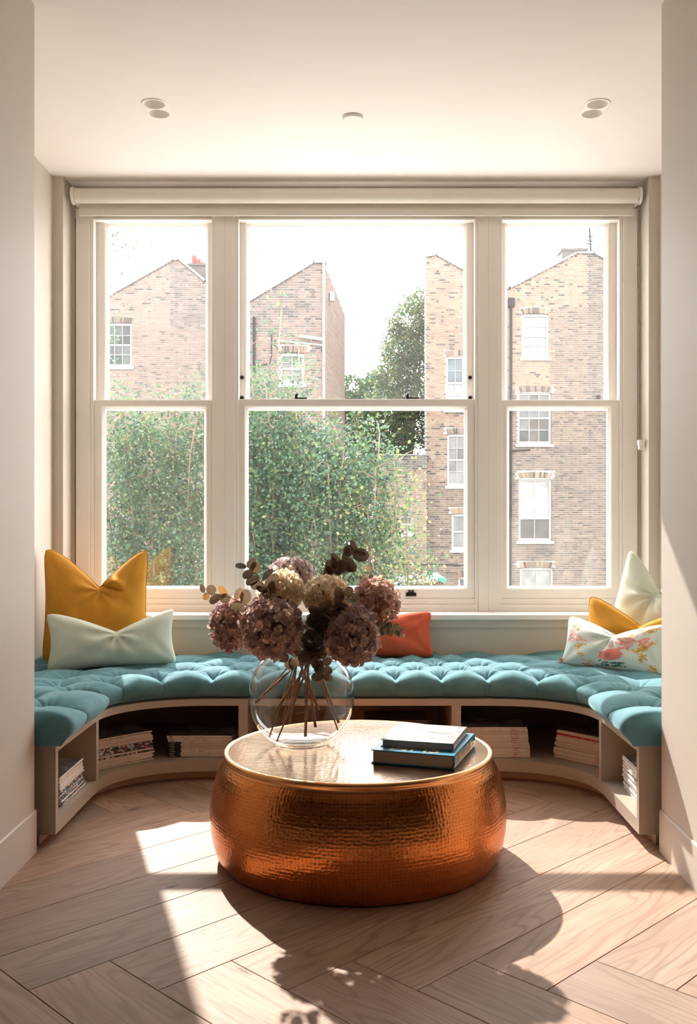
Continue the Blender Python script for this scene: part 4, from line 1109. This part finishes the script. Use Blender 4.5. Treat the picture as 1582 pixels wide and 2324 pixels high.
def facade(house, O, d, poly, openings, arches, pal, zmin, view, seed, nsingle=300):
    """brick wall in Flemish bond. O, d: origin and direction in plan; poly in (x, z); openings/arches: x0,x1,z0,z1 rects"""
    rg = random.Random(seed); d = Vector((d[0], d[1], 0)).normalized(); ang = math.atan2(d.y, d.x)
    base = Matrix.Translation((O[0], O[1], 0)) @ Matrix.Rotation(ang, 4, 'Z')
    hl = house.location
    inv = Matrix.Translation(-hl) @ base
    zmax = max(p[1] for p in poly); course = .0762
    n = int((zmax - zmin) / course) + 1
    mo = MB(); cand = []
    for r in range(n):
        z0 = zmin + r * course; zm = z0 + course / 2
        for a, c in poly_span(poly, zm):
            cuts = [(a, c)]
            for o in openings:
                if o[2] < zm < o[3]:
                    nx = []
                    for p, q in cuts:
                        if o[0] > p: nx.append((p, min(q, o[0])))
                        if o[1] < q: nx.append((max(p, o[1]), q))
                    cuts = [(p, q) for p, q in nx if q - p > .03]
            for p, q in cuts: mo.box(p, q, .010, .30, z0, z0 + course + .0005)
            # bricks
            ar = [t for t in arches if t[2] < zm < t[3]]
            for p, q in cuts:
                x = math.floor(p / .3375) * .3375 + (.0 if r % 2 else .169)
                x -= .3375
                k = 0
                while x < q:
                    L = .215 if k % 2 == 0 else .1025
                    s0, s1 = max(x, p), min(x + L, q)
                    if s1 - s0 > .04 and not any(t[0] < (s0 + s1) / 2 < t[1] for t in ar):
                        cand.append((s0, s1, zm, L))
                    x += L + .010; k += 1
    wall = mo.build('wall', M['mortar'], house); wall.data.transform(inv)
    # bricks that show largest are objects of their own, the rest one mesh
    def world(x, z): return base @ Vector((x, 0, z))
    def scr(x, z):
        p = world(x, z); return CU + p.x * F / p.y, CV - (p.z - H) * F / p.y
    vis = []
    for i, (s0, s1, zm, L) in enumerate(cand):
        u, v = scr((s0 + s1) / 2, zm)
        if abs(s1 - s0 - L) < .001 and L > .2 and any(q[0] < u < q[1] and q[2] < v < q[3] for q in view): vis.append((rg.random(), i))
    single = {i for _, i in sorted(vis)[:nsingle]}
    V = []; Fc = []; Cc = []
    for i, (s0, s1, zm, L) in enumerate(cand):
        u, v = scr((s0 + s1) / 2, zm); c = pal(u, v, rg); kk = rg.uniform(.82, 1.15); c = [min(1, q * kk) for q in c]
        dy = rg.uniform(-.003, .003)
        if i in single:
            o = link('brick', BR_ST, wall); o.location = inv @ Vector(((s0 + s1) / 2, dy, zm)); o.rotation_euler = (0, 0, ang); o.color = (*c, 1)
        else:
            k0 = len(V); Ls = s1 - s0; sx = Ls / .215
            for x, y, z in BVS: V.append(inv @ Vector(((s0 + s1) / 2 + x * sx, y + dy, zm + z)))
            Fc += [tuple(q + k0 for q in f) for f in BFS]; Cc += [(*c, 1)] * 12
    if V:
        me = mesh('bricks', V, Fc); set_cols(me, Cc); o = link('bricks', me, wall, M['bricks']); o['kind'] = 'stuff'
    # gauged arches: bricks on end fanned over each opening
    for t in arches:
        w0 = t[1] - t[0]; nb = max(6, int(w0 / .078))
        for k in range(nb):
            q = (k + .5) / nb * 2 - 1; x = (t[0] + t[1]) / 2 + q * w0 * .47; zz = (t[2] + t[3]) / 2 - .035 * q * q
            o = link('brick', BR_ST, wall); hz = (t[3] - t[2]) / .215 * .92
            c = pal(CU + 1, 0, rg) if rg.random() < .5 else (.40, .29, .22)
            if rg.random() < .22: c = (.16, .12, .11)
            o.color = (*[min(1, q2 * rg.uniform(.85, 1.15)) for q2 in c], 1)
            o.matrix_basis = inv @ Matrix.Translation((x, -.004, zz)) @ Matrix.Rotation(math.pi / 2 + q * .36 * -1 * -1, 4, 'Y') @ Matrix.Diagonal((hz, 1, 1, 1))
    return inv
def house_window(house, inv, x0, x1, z0, z1, cols, rows, colors, sill=True, fr=.075, meet=None):
    b_ = MB(); y = .085
    m_ = .022
    b_.box(x0, x0 + fr, y, y + .12, z0, z1); b_.box(x1 - fr, x1, y, y + .12, z0, z1); b_.box(x0 + fr, x1 - fr, y, y + .12, z1 - fr * 1.2, z1); b_.box(x0 + fr, x1 - fr, y, y + .12, z0, z0 + fr * 1.3)
    a, c, p, q = x0 + fr, x1 - fr, z0 + fr * 1.3, z1 - fr * 1.2
    meet = (p + q) / 2 if meet is None else meet
    b_.box(a, c, y + .01, y + .08, meet - .03, meet + .03)
    for k in range(1, cols): xx = a + (c - a) * k / cols; b_.box(xx - m_ / 2, xx + m_ / 2, y + .02, y + .06, p, q)
    zr_ = [p + (meet - p) * k / rows for k in range(1, rows)] + [meet + (q - meet) * k / rows for k in range(1, rows)]
    for z in zr_: b_.box(a, c, y + .02, y + .06, z - m_ / 2, z + m_ / 2)
    if sill: b_.box(x0 - .08, x1 + .08, -.05, y + .12, z0 - .10, z0)
    w = b_.build('window', M['exwhite'], house); w.data.transform(inv)
    zs_ = [p] + sorted(zr_ + [meet]) + [q]
    for k in range(cols):
        for r in range(len(zs_) - 1):
            xa, xb, za, zb_ = a + (c - a) * k / cols, a + (c - a) * (k + 1) / cols, zs_[r], zs_[r + 1]
            pb = MB(); pb.box(xa, xb, y + .045, y + .06, za, zb_); pn_ = pb.build('pane', M['hpane'], w); pn_.data.transform(inv)
            pn_.color = (*colors(k, r, len(zs_) - 1), 1)
    return w
def coping(house, inv, pts, wd=.36, th=.09, mat='slate'):
    for (x0, z0), (x1, z1) in zip(pts, pts[1:]):
        L = math.hypot(x1 - x0, z1 - z0); a = math.atan2(z1 - z0, x1 - x0); b_ = MB()
        b_.box(-.02, L + .02, -.06, wd, 0, th)
        o = b_.build('coping', M[mat], house); o.data.transform(inv @ Matrix.Translation((x0, 0, z0)) @ Matrix.Rotation(-a, 4, 'Y'))
def body(house, inv, poly, y0, y1, mat='mortar', shrink=.03, skew=0):
    n = len(poly); vs = [(x, y0, z - shrink) for x, z in poly] + [(x + skew, y1, z - shrink) for x, z in poly]
    fs = [tuple(range(n)), tuple(range(2 * n - 1, n - 1, -1))] + [(k, n + k, n + (k + 1) % n, (k + 1) % n) for k in range(n)]
    b_ = MB(); b_.add(vs, fs); o = recalc(b_.build('body', M[mat], house)); o.data.transform(inv); return o
def part(b_, nm, mat, house, inv, smooth=False):
    o = b_.build(nm, M[mat], house, smooth); o.data.transform(inv); return o
def up_pal(u, v, rg, base, dark=.1, darkc=(.13, .105, .10), alt=None, pa=.2):
    r = rg.random()
    if r < dark: return darkc
    if alt and r < dark + pa: return alt
    return base
GW = (.78, .80, .80)
# --- tall house with a butterfly roof
Yh = 34.0; sx = Yh / F
X = lambda u: (u - CU) * sx
Z = lambda v: H - (v - CV) * sx
h1 = tag(empty('brick_house', (X(1110), Yh, -3.2)), 'tall tan brick house with a dipped roofline and white sash windows, on the right', 'house')
poly1 = [(X(965), -3.2), (X(1520), -3.2), (X(1520), Z(672)), (X(1378), Z(592)), (X(1348), Z(576)), (X(1310), Z(576)), (X(1157), Z(656)), (X(1108), Z(656)), (X(1050), Z(613)), (X(990), Z(580)), (X(967), Z(584)), (X(965), Z(585))]
TAN_L, BRN, RED_, GRY = (.60, .42, .29), (.36, .26, .205), (.50, .30, .22), (.25, .21, .19)
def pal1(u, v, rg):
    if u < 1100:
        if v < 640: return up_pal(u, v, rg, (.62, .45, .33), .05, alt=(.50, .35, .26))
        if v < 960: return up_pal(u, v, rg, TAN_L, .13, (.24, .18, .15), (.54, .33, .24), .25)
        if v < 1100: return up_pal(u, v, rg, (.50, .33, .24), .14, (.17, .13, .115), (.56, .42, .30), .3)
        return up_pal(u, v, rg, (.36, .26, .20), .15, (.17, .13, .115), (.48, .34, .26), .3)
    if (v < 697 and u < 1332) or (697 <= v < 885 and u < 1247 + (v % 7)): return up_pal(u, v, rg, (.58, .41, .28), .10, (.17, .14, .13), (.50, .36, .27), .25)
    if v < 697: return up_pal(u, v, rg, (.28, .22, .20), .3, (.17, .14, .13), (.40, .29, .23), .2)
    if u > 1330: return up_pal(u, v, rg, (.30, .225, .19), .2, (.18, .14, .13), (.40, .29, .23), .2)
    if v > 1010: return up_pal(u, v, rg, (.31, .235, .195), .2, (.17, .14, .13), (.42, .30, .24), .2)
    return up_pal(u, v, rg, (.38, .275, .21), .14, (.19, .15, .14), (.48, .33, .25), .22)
w1 = [(1185, 1245, 712, 812), (1175, 1251, 890, 1008), (1177, 1252, 1085, 1228), (1180, 1256, 1288, 1410), (1012, 1072, 808, 930), (1015, 1078, 985, 1103), (1025, 1088, 1166, 1248), (1040, 1090, 1310, 1390)]
rect = lambda q: (X(q[0]), X(q[1]), Z(q[3]), Z(q[2]))
arch = lambda q: (X(q[0]) - .05, X(q[1]) + .05, Z(q[2]), Z(q[2]) + .232)
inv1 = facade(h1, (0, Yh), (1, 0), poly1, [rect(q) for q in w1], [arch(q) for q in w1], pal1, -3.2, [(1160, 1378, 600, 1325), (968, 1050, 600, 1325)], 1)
cl_blind = lambda k, r, n: (.66, .67, .67)
cl_dark = lambda k, r, n: R.choice([(.16, .17, .17), (.24, .22, .20), (.35, .36, .36)])
cl_b4 = lambda k, r, n: (.20, .19, .18) if r == 0 else (.74, .75, .75)
cl_blue = lambda k, r, n: (.30, .37, .42) if r >= n / 2 else (.66, .67, .68)
cl_mid = lambda k, r, n: R.choice([(.40, .40, .38), (.28, .28, .27), (.5, .5, .5)])
for q, c_, r_, f_ in zip(w1, (3, 3, 2, 2, 3, 3, 2, 2), (2, 2, 1, 1, 2, 2, 1, 1), (cl_blind, cl_dark, cl_b4, cl_blind, cl_blue, cl_mid, cl_mid, cl_dark)):
    a, c2, z0, z1 = rect(q); house_window(h1, inv1, a, c2, z0, z1, c_, r_, f_, meet=(z0 + .40 * 0 + (z1 - z0) * .36) if f_ is cl_b4 else None)
body(h1, inv1, poly1, .31, 6.0, skew=.6)
coping(h1, inv1, [(X(967), Z(584)), (X(990), Z(580)), (X(1050), Z(613)), (X(1108), Z(656)), (X(1157), Z(656)), (X(1310), Z(576)), (X(1348), Z(576)), (X(1378), Z(592)), (X(1520), Z(672))], th=.07)
b = MB(); b.box(X(1284), X(1342), .6, 1.3, Z(585), Z(556)); b.box(X(1282), X(1344), .57, 1.33, Z(558), Z(553)); part(b, 'chimney', 'stack', h1, inv1)
for u in (1294, 1328):
    b = MB(); b.lathe([(.15, Z(556)), (.20, Z(549)), (.15, Z(547.5)), (.12, Z(554))], 20, (X(u), .95)); part(b, 'chimney_pot', 'terracotta', h1, inv1, True)
b = MB(); b.tube([(X(1348), .4, Z(578)), (X(1344), .4, Z(505))], .03, 6)
for k, v in enumerate((528, 538, 545)): b.tube([(X(1340 - 2 * k), .4, Z(v)), (X(1353 - k), .4, Z(v + 2))], .02, 5)
part(b, 'aerial', 'pipeblack', h1, inv1)
b = MB(); b.tube([(X(1159), -.07, Z(690)), (X(1159), -.07, Z(1000)), (X(1157), -.07, Z(1500))], .045, 10); b.box(X(1153), X(1167), -.16, 0, Z(697), Z(678)); part(b, 'downpipe', 'pipeblack', h1, inv1)
b = MB(); b.tube([(X(1152), -.05, Z(1024)), (X(1203), -.05, Z(1021))], .03, 8); part(b, 'waste_pipe', 'pipeblack', h1, inv1)
b = MB(); b.tube([(X(1358), -.05, Z(901)), (X(1358), .05, Z(901))], .075, 20); part(b, 'vent', 'pipeblack', h1, inv1)
# --- low extension in front of it
Ye = 33.3; sx2 = Ye / F
X2 = lambda u: (u - CU) * sx2
Z2 = lambda v: H - (v - CV) * sx2
h2 = tag(empty('brick_extension', (X2(910), Ye, -3.2)), 'low yellowish brick extension with a flat top and tiny window, left of the tall house', 'house')
poly2 = [(X2(857), -3.2), (X2(968), -3.2), (X2(968), Z2(1034)), (X2(857), Z2(1034))]
def pal2(u, v, rg):
    if v < 1062: return up_pal(u, v, rg, (.27, .235, .20), .25, alt=(.36, .30, .25))
    if v < 1130: return up_pal(u, v, rg, (.50, .34, .25), .14, (.17, .13, .12), (.56, .42, .28), .3)
    if v < 1235: return up_pal(u, v, rg, (.56, .435, .29), .04, (.2, .15, .13), (.48, .36, .26), .3)
    return up_pal(u, v, rg, (.42, .325, .25), .1, (.2, .16, .14), (.50, .37, .28), .3)
we2 = (908, 936, 1170, 1211); rect2 = (X2(908), X2(936), Z2(1211), Z2(1170))
inv2 = facade(h2, (0, Ye), (1, 0), poly2, [rect2], [], pal2, -3.2, [(880, 965, 1040, 1305)], 2)
house_window(h2, inv2, *rect2, 1, 1, lambda k, r, n: (.40, .38, .35), fr=.06)
body(h2, inv2, poly2, .31, .59); coping(h2, inv2, [(X2(856), Z2(1034)), (X2(969), Z2(1034))], th=.05)
b = MB(); b.tube([(X2(873), -.07, Z2(1088)), (X2(873), -.07, -3.2)], .038, 10); b.box(X2(858), X2(886), -.14, 0, Z2(1090), Z2(1083)); part(b, 'downpipe', 'pipeblack', h2, inv2)
b = MB(); b.tube([(X2(862), -.04, Z2(1279)), (X2(1055), -.04, Z2(1283))], .016, 6); part(b, 'cable', 'pipeblack', h2, inv2)
b = MB(); b.box(X2(855), X2(862), -.10, .04, Z2(1270), Z2(1140)); part(b, 'window_edge', 'exwhite', h2, inv2)
# --- middle left house: gable end with a slanting roof and a wall running back
Ym = 30.0; sx3 = Ym / F
X3 = lambda u: (u - CU) * sx3
Z3 = lambda v: H - (v - CV) * sx3
h3 = tag(empty('brick_house', (X3(650), Ym, -3.2)), 'grey-brown brick house with a single slanting roof and a pale soil pipe, mid left', 'house')
poly3 = [(X3(566), -3.2), (X3(738), -3.2), (X3(738), Z3(597)), (X3(712), Z3(598)), (X3(566), Z3(686))]
def pal3(u, v, rg):
    if u > 715: return up_pal(u, v, rg, (.46, .29, .23), .06, alt=(.40, .30, .26))
    if v < 760: return up_pal(u, v, rg, (.29, .235, .215), .22, (.17, .145, .14), (.43, .30, .25), .22 if u < 660 else .5)
    return up_pal(u, v, rg, (.40, .28, .23), .13, (.18, .15, .14), (.48, .34, .28), .3)
rect3 = (X3(635), X3(690), Z3(872), Z3(801))
inv3 = facade(h3, (0, Ym), (1, 0), poly3, [rect3], [(rect3[0] - .12, rect3[1] + .12, rect3[3], rect3[3] + .245)], pal3, -3.2, [(570, 732, 620, 900)], 3)
house_window(h3, inv3, *rect3, 2, 2, cl_mid)
body(h3, inv3, poly3, .31, 3.4); coping(h3, inv3, [(X3(565), Z3(686)), (X3(712), Z3(598)), (X3(739), Z3(597))], th=.08)
A = Vector((X3(738), Ym)); Bv = Vector(((783 - CU) * 34.8 / F, 34.8)); Ls = (Bv - A).length
zt0, zt1 = Z3(599), H - (715 - CV) * 34.8 / F
facade(h3, A, (Bv - A), [(0, -3.2), (Ls, -3.2), (Ls, zt1), (0, zt0)], [], [], lambda u, v, rg: up_pal(u, v, rg, (.52, .33, .26), .12, (.30, .22, .19), (.44, .30, .25), .25), -3.2, [], 4, 0)
bb = MB(); bb.tube([(X3(735), -.08, Z3(572)), (X3(735), -.08, -3.2)], .040, 12); part(bb, 'soil_pipe', 'pipegrey', h3, inv3)
bb = MB(); bb.tube([(X3(577), -.06, Z3(720)), (X3(577), -.06, Z3(900)), (X3(577), -.06, -3.2)], .045, 8); bb.tube([(X3(577), -.06, Z3(832)), (X3(612), -.06, Z3(826)), (X3(616), -.06, Z3(812)), (X3(617), -.06, Z3(750))], .018, 6); part(bb, 'downpipe', 'pipeblack', h3, inv3)
bb = MB(); bb.tube([(X3(682), -.10, Z3(764)), (X3(733), -.08, Z3(771))], .055, 10); bb.tube([(X3(630), -.06, Z3(774)), (X3(733), -.06, Z3(784))], .025, 8); part(bb, 'waste_pipe', 'pipegrey', h3, inv3)
bb = MB(); d3 = (Bv - A).normalized(); pq = A + d3 * .9; nn = Vector((d3.y, -d3.x))
for t in (.0,): bb.box(pq.x + .02, pq.x + .16, pq.y - .1, pq.y + .1, PZ(684, pq.y), PZ(664, pq.y))
o = bb.build('wall_lamp', M['exwhite'], h3); o.data.transform(Matrix.Translation(-h3.location))
# --- left house with a gable
Yl = 36.0; sx4 = Yl / F
X4 = lambda u: (u - CU) * sx4
Z4 = lambda v: H - (v - CV) * sx4
h4 = tag(empty('brick_house', (X4(360), Yl, -3.2)), 'pinkish brick gable house with terracotta chimney pots, seen through the left window', 'house')
poly4 = [(X4(150), -3.2), (X4(520), -3.2), (X4(520), Z4(672)), (X4(465), Z4(640)), (X4(405), Z4(590)), (X4(392), Z4(592)), (X4(247), Z4(674)), (X4(150), Z4(730))]
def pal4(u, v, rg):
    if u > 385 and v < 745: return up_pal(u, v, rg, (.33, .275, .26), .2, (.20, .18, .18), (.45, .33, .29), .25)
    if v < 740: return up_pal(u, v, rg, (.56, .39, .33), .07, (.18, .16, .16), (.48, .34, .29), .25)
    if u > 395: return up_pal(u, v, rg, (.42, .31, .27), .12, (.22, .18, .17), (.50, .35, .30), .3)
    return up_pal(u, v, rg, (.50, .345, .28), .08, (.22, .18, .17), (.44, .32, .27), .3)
rect4 = (X4(236), X4(299), Z4(832), Z4(733))
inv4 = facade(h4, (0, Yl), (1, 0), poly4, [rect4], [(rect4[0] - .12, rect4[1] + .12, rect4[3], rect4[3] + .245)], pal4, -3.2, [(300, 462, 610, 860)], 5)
house_window(h4, inv4, *rect4, 3, 2, lambda k, r, n: R.choice([(.10, .12, .12), (.15, .17, .17), (.20, .23, .23)]))
body(h4, inv4, poly4, .31, 7); coping(h4, inv4, [(X4(150), Z4(730)), (X4(247), Z4(674)), (X4(392), Z4(592)), (X4(405), Z4(590)), (X4(465), Z4(640)), (X4(520), Z4(672))], th=.08)
b = MB(); b.box(X4(419), X4(480), .8, 1.8, Z4(650), Z4(588)); b.box(X4(416), X4(483), .75, 1.85, Z4(590), Z4(585)); part(b, 'chimney', 'stack', h4, inv4)
for u, v in ((427, 559), (437, 567), (445, 574)):
    b = MB(); b.lathe([(.10, Z4(590)), (.085, Z4(v + 8)), (.10, Z4(v + 6)), (.10, Z4(v)), (.08, Z4(v)), (.075, Z4(v + 20))], 18, (X4(u), 1.3)); part(b, 'chimney_pot', 'terracotta', h4, inv4, True)
# --- lean-to roof in the garden
b = MB(); Yg = 21.0
sh = tag(empty('garden_shed', P(940, 1330, Yg)), 'low garden shed with a sloping grey felt roof under the brick extension', 'shed')
def psh(vs, fs, nm, mat):
    q = MB(); q.add([Vector(v) - sh.location for v in vs], fs); return recalc(q.build(nm, mat, sh))
def prism(front, dep):
    n = len(front); vs = [(p.x, p.y, p.z) for p in front] + [(p.x, p.y + dep, p.z) for p in front]
    return vs, [tuple(range(n)), tuple(range(2*n-1, n-1, -1))] + [(k, n+k, n+(k+1) % n, (k+1) % n) for k in range(n)]
psh(*prism([P(850, 1331, Yg), P(1012, 1313, Yg), P(1012, 1318, Yg), P(850, 1337, Yg)], 2.5), 'roof', M['slate'])
psh(*prism([P(868, 1334, Yg + .1), P(1000, 1319, Yg + .1), P(1000, 1560, Yg + .1), P(868, 1560, Yg + .1)], 2.2), 'wall', plain('shed_boards', (.14, .08, .06), .8, var=.2, scale=10))
psh(*prism([P(993, 1309, Yg - .05), P(1014, 1314, Yg - .05), P(1009, 1324, Yg - .05), P(1001, 1320, Yg - .05)], .25), 'tarpaulin', plain('green_tarpaulin', (.01, .25, .12), .4))

# ------------------------------------------------------------------ trees
M['leaf'] = attr_leaf_mat('tree_leaves', True, .45, .38)
def leaves_mesh(name, pts, size, pal, seed, droop=.4):
    rg = np.random.default_rng(seed); n = len(pts); pts = np.asarray(pts)
    d = rg.normal(0, 1, (n, 3)); d[:, 2] -= droop; d /= np.linalg.norm(d, axis=1)[:, None]
    u = rg.normal(0, 1, (n, 3)); w = np.cross(d, u); w /= np.linalg.norm(w, axis=1)[:, None]; nn = np.cross(w, d)
    s = size * rg.uniform(.7, 1.25, n)[:, None]
    V = np.stack([pts, pts + d * s * .45 + w * s * .36 + nn * s * .08, pts + d * s, pts + d * s * .45 - w * s * .36 + nn * s * .08], 1).reshape(-1, 3)
    i = np.arange(n)[:, None] * 4
    Fc = np.concatenate([i + np.array([[0, 1, 2]]), i + np.array([[0, 2, 3]])], 1).reshape(-1, 3)
    me = bpy.data.meshes.new(name); me.vertices.add(len(V)); me.vertices.foreach_set('co', V.astype(np.float32).ravel())
    me.loops.add(len(Fc) * 3); me.polygons.add(len(Fc)); me.polygons.foreach_set('loop_start', np.arange(len(Fc)) * 3); me.polygons.foreach_set('loop_total', np.full(len(Fc), 3))
    me.loops.foreach_set('vertex_index', Fc.ravel().astype(np.int32)); me.update(); me.validate()
    pal = np.array(pal); k = rg.integers(0, len(pal), n); c = pal[k] * rg.uniform(.6, 1.25, (n, 1)) * np.array([.47, .54, .60]); c = np.c_[np.clip(c, 0, 1), np.ones(n)]
    set_cols(me, np.repeat(c, 4, 0)); return me
GREEN = [(.10, .19, .08), (.13, .24, .09), (.09, .20, .11), (.20, .30, .10), (.12, .22, .13), (.32, .36, .12), (.10, .18, .10), (.16, .27, .14)]
YEL = [(.42, .42, .12), (.32, .36, .10), (.22, .30, .10), (.48, .40, .13), (.14, .24, .09)]
def birch(x, y, top, spread, nst, nleaf, lab, seed, dens_top, pal=GREEN, tall=None, size=.038):
    rg = random.Random(seed); e = tag(empty('birch_tree', (x, y, -3.2)), lab, 'tree', 'birches in the garden'); org = Vector((x, y, -3.2))
    b_ = MB(); pts = []; wts = []
    for k in range(nst):
        a = 2 * math.pi * k / nst + rg.uniform(-.4, .4); rr_ = spread * rg.uniform(.25, 1.0)
        tx, ty = math.cos(a) * rr_, math.sin(a) * rr_ * .75; tz_ = top * rg.uniform(.78, 1.0) + 3.2
        if tall and k < len(tall): tx, ty, tz_ = tall[k][0], tall[k][1], tall[k][2] + 3.2
        line = [Vector((tx * (q ** 1.3) + rg.uniform(-.05, .05), ty * (q ** 1.3) + rg.uniform(-.05, .05), tz_ * q)) for q in np.linspace(0, 1, 9)]
        b_.tube(line, [.020 * (1 - .85 * q) + .003 for q in np.linspace(0, 1, 9)], 6)
        for q in np.linspace(.30, 1.0, 34):
            i = min(7, int(q * 8)); p = line[i].lerp(line[i + 1], q * 8 - i)
            h_ = p.z - 3.2
            L = .42 * (1.18 - .55 * q) * rg.uniform(.6, 1.25)
            th = rg.uniform(0, 2 * math.pi); dv = Vector((math.cos(th), math.sin(th), rg.uniform(.0, .9))).normalized()
            tip = p + dv * L + Vector((0, 0, -.12 * L))
            b_.tube([p, p.lerp(tip, .5) + Vector((0, 0, .03)), tip], [.006, .004, .0015], 4, False)
            for t in np.linspace(.15, 1, 9): pts.append(p.lerp(tip, t)); wts.append(1.0 if h_ < dens_top else max(.10, .55 - .5 * (h_ - dens_top)))
    wts = np.array(wts); wts /= wts.sum(); g_ = np.random.default_rng(seed)
    idx = g_.choice(len(pts), nleaf, p=wts); P_ = np.array([tuple(p) for p in pts])[idx] + g_.normal(0, .085, (nleaf, 3))
    b_.build('stems', M['bark'], e, True)
    f = link('foliage', leaves_mesh('foliage', P_, size, pal, seed), e, M['leaf']); f['kind'] = 'stuff'
    return e
birch(-1.95, 9.6, 2.45, .85, 10, 46000, 'dense birch filling the lower half of the left window', 21, 1.8)
birch(-.80, 9.4, 2.5, .80, 10, 46000, 'dense birch filling the lower left of the middle window', 22, 1.8, tall=[(.05, -.1, 3.05), (.25, .1, 2.75), (-.25, 0, 2.7)])
birch(-2.95, 8.6, 2.6, .6, 6, 15000, 'tall thin birch at the far left whose top leaves hang into the left window', 23, 3.6, tall=[(.66, .1, 3.95), (.3, -.2, 2.6)])
birch(-.22, 9.0, 1.9, .48, 9, 29000, 'birch in the centre of the middle window, right of the densest thicket', 25, 2.0)
birch(.15, 8.9, 1.35, .45, 8, 13000, 'small yellowing birch at the right side of the middle thicket', 24, 1.5, pal=YEL + GREEN[:3], tall=[(.18, -.1, 1.62), (.33, .0, 1.0), (.40, -.1, .55)])
def big_tree(x, y, clumps, nleaf, lab, seed, size, pal):
    e = tag(empty('garden_tree', (x, y, -3.2)), lab, 'tree', 'big trees between the houses'); g_ = np.random.default_rng(seed)
    b_ = MB(); V = []; tot = sum(c[3] ** 2 for c in clumps)
    for cx, cy, cz, r in clumps:
        b_.tube([(0, 0, 0), (cx * .25, cy * .25, cz * .35), (cx * .7, cy * .7, cz * .75), (cx, cy, cz)], [.22, .16, .08, .03], 7)
        m = int(nleaf * r * r / tot); d = g_.normal(0, 1, (m, 3)); d /= np.linalg.norm(d, axis=1)[:, None]
        V.append(np.array([cx, cy, cz]) + d * r * (g_.uniform(.35, 1.08, (m, 1)) ** .6) * np.array([1, 1, .85]) + g_.normal(0, .10, (m, 3)))
    b_.build('trunk', M['bark'], e, True)
    f = link('foliage', leaves_mesh('foliage', np.concatenate(V), size, pal, seed, .2), e, M['leaf']); f['kind'] = 'stuff'
def clump(u, v, Y, r, bx, by): return (PX(u, Y) - bx, Y - by, PZ(v, Y) + 3.2, r)
big_tree(1.6, 39, [clump(u, v, Y + 3.2, r * 1.08, 1.6, 39) for u, v, Y, r in ((930, 735, 36, .75), (955, 690, 36.5, .6), (910, 800, 35.5, .8), (945, 830, 36, .9), (890, 860, 35, .7), (930, 900, 35, .9), (880, 930, 34.5, .9), (940, 970, 35, .9), (890, 1000, 34.5, .9), (840, 960, 34.5, .8), (960, 760, 37, .8), (855, 1030, 34, .8), (905, 760, 36, .45), (830, 1060, 34, .7))],
         22000, 'big dark green tree rising behind the flat brick extension', 31, .125, [(.09, .16, .07), (.13, .22, .08), (.20, .27, .09), (.30, .33, .12), (.08, .15, .08), (.38, .28, .10)])
big_tree(0, 42, [clump(u, v, Y + 2, r, 0, 42) for u, v, Y, r in ((800, 880, 40, .55), (790, 930, 40, .8), (845, 880, 41, .6), (860, 860, 41, .55), (830, 920, 40, .7), (770, 960, 40, .8), (810, 990, 40, .9))],
         9000, 'smaller green tree in the gap between the two brick houses', 32, .14, [(.12, .20, .08), (.16, .25, .09), (.26, .31, .11), (.10, .18, .09)])
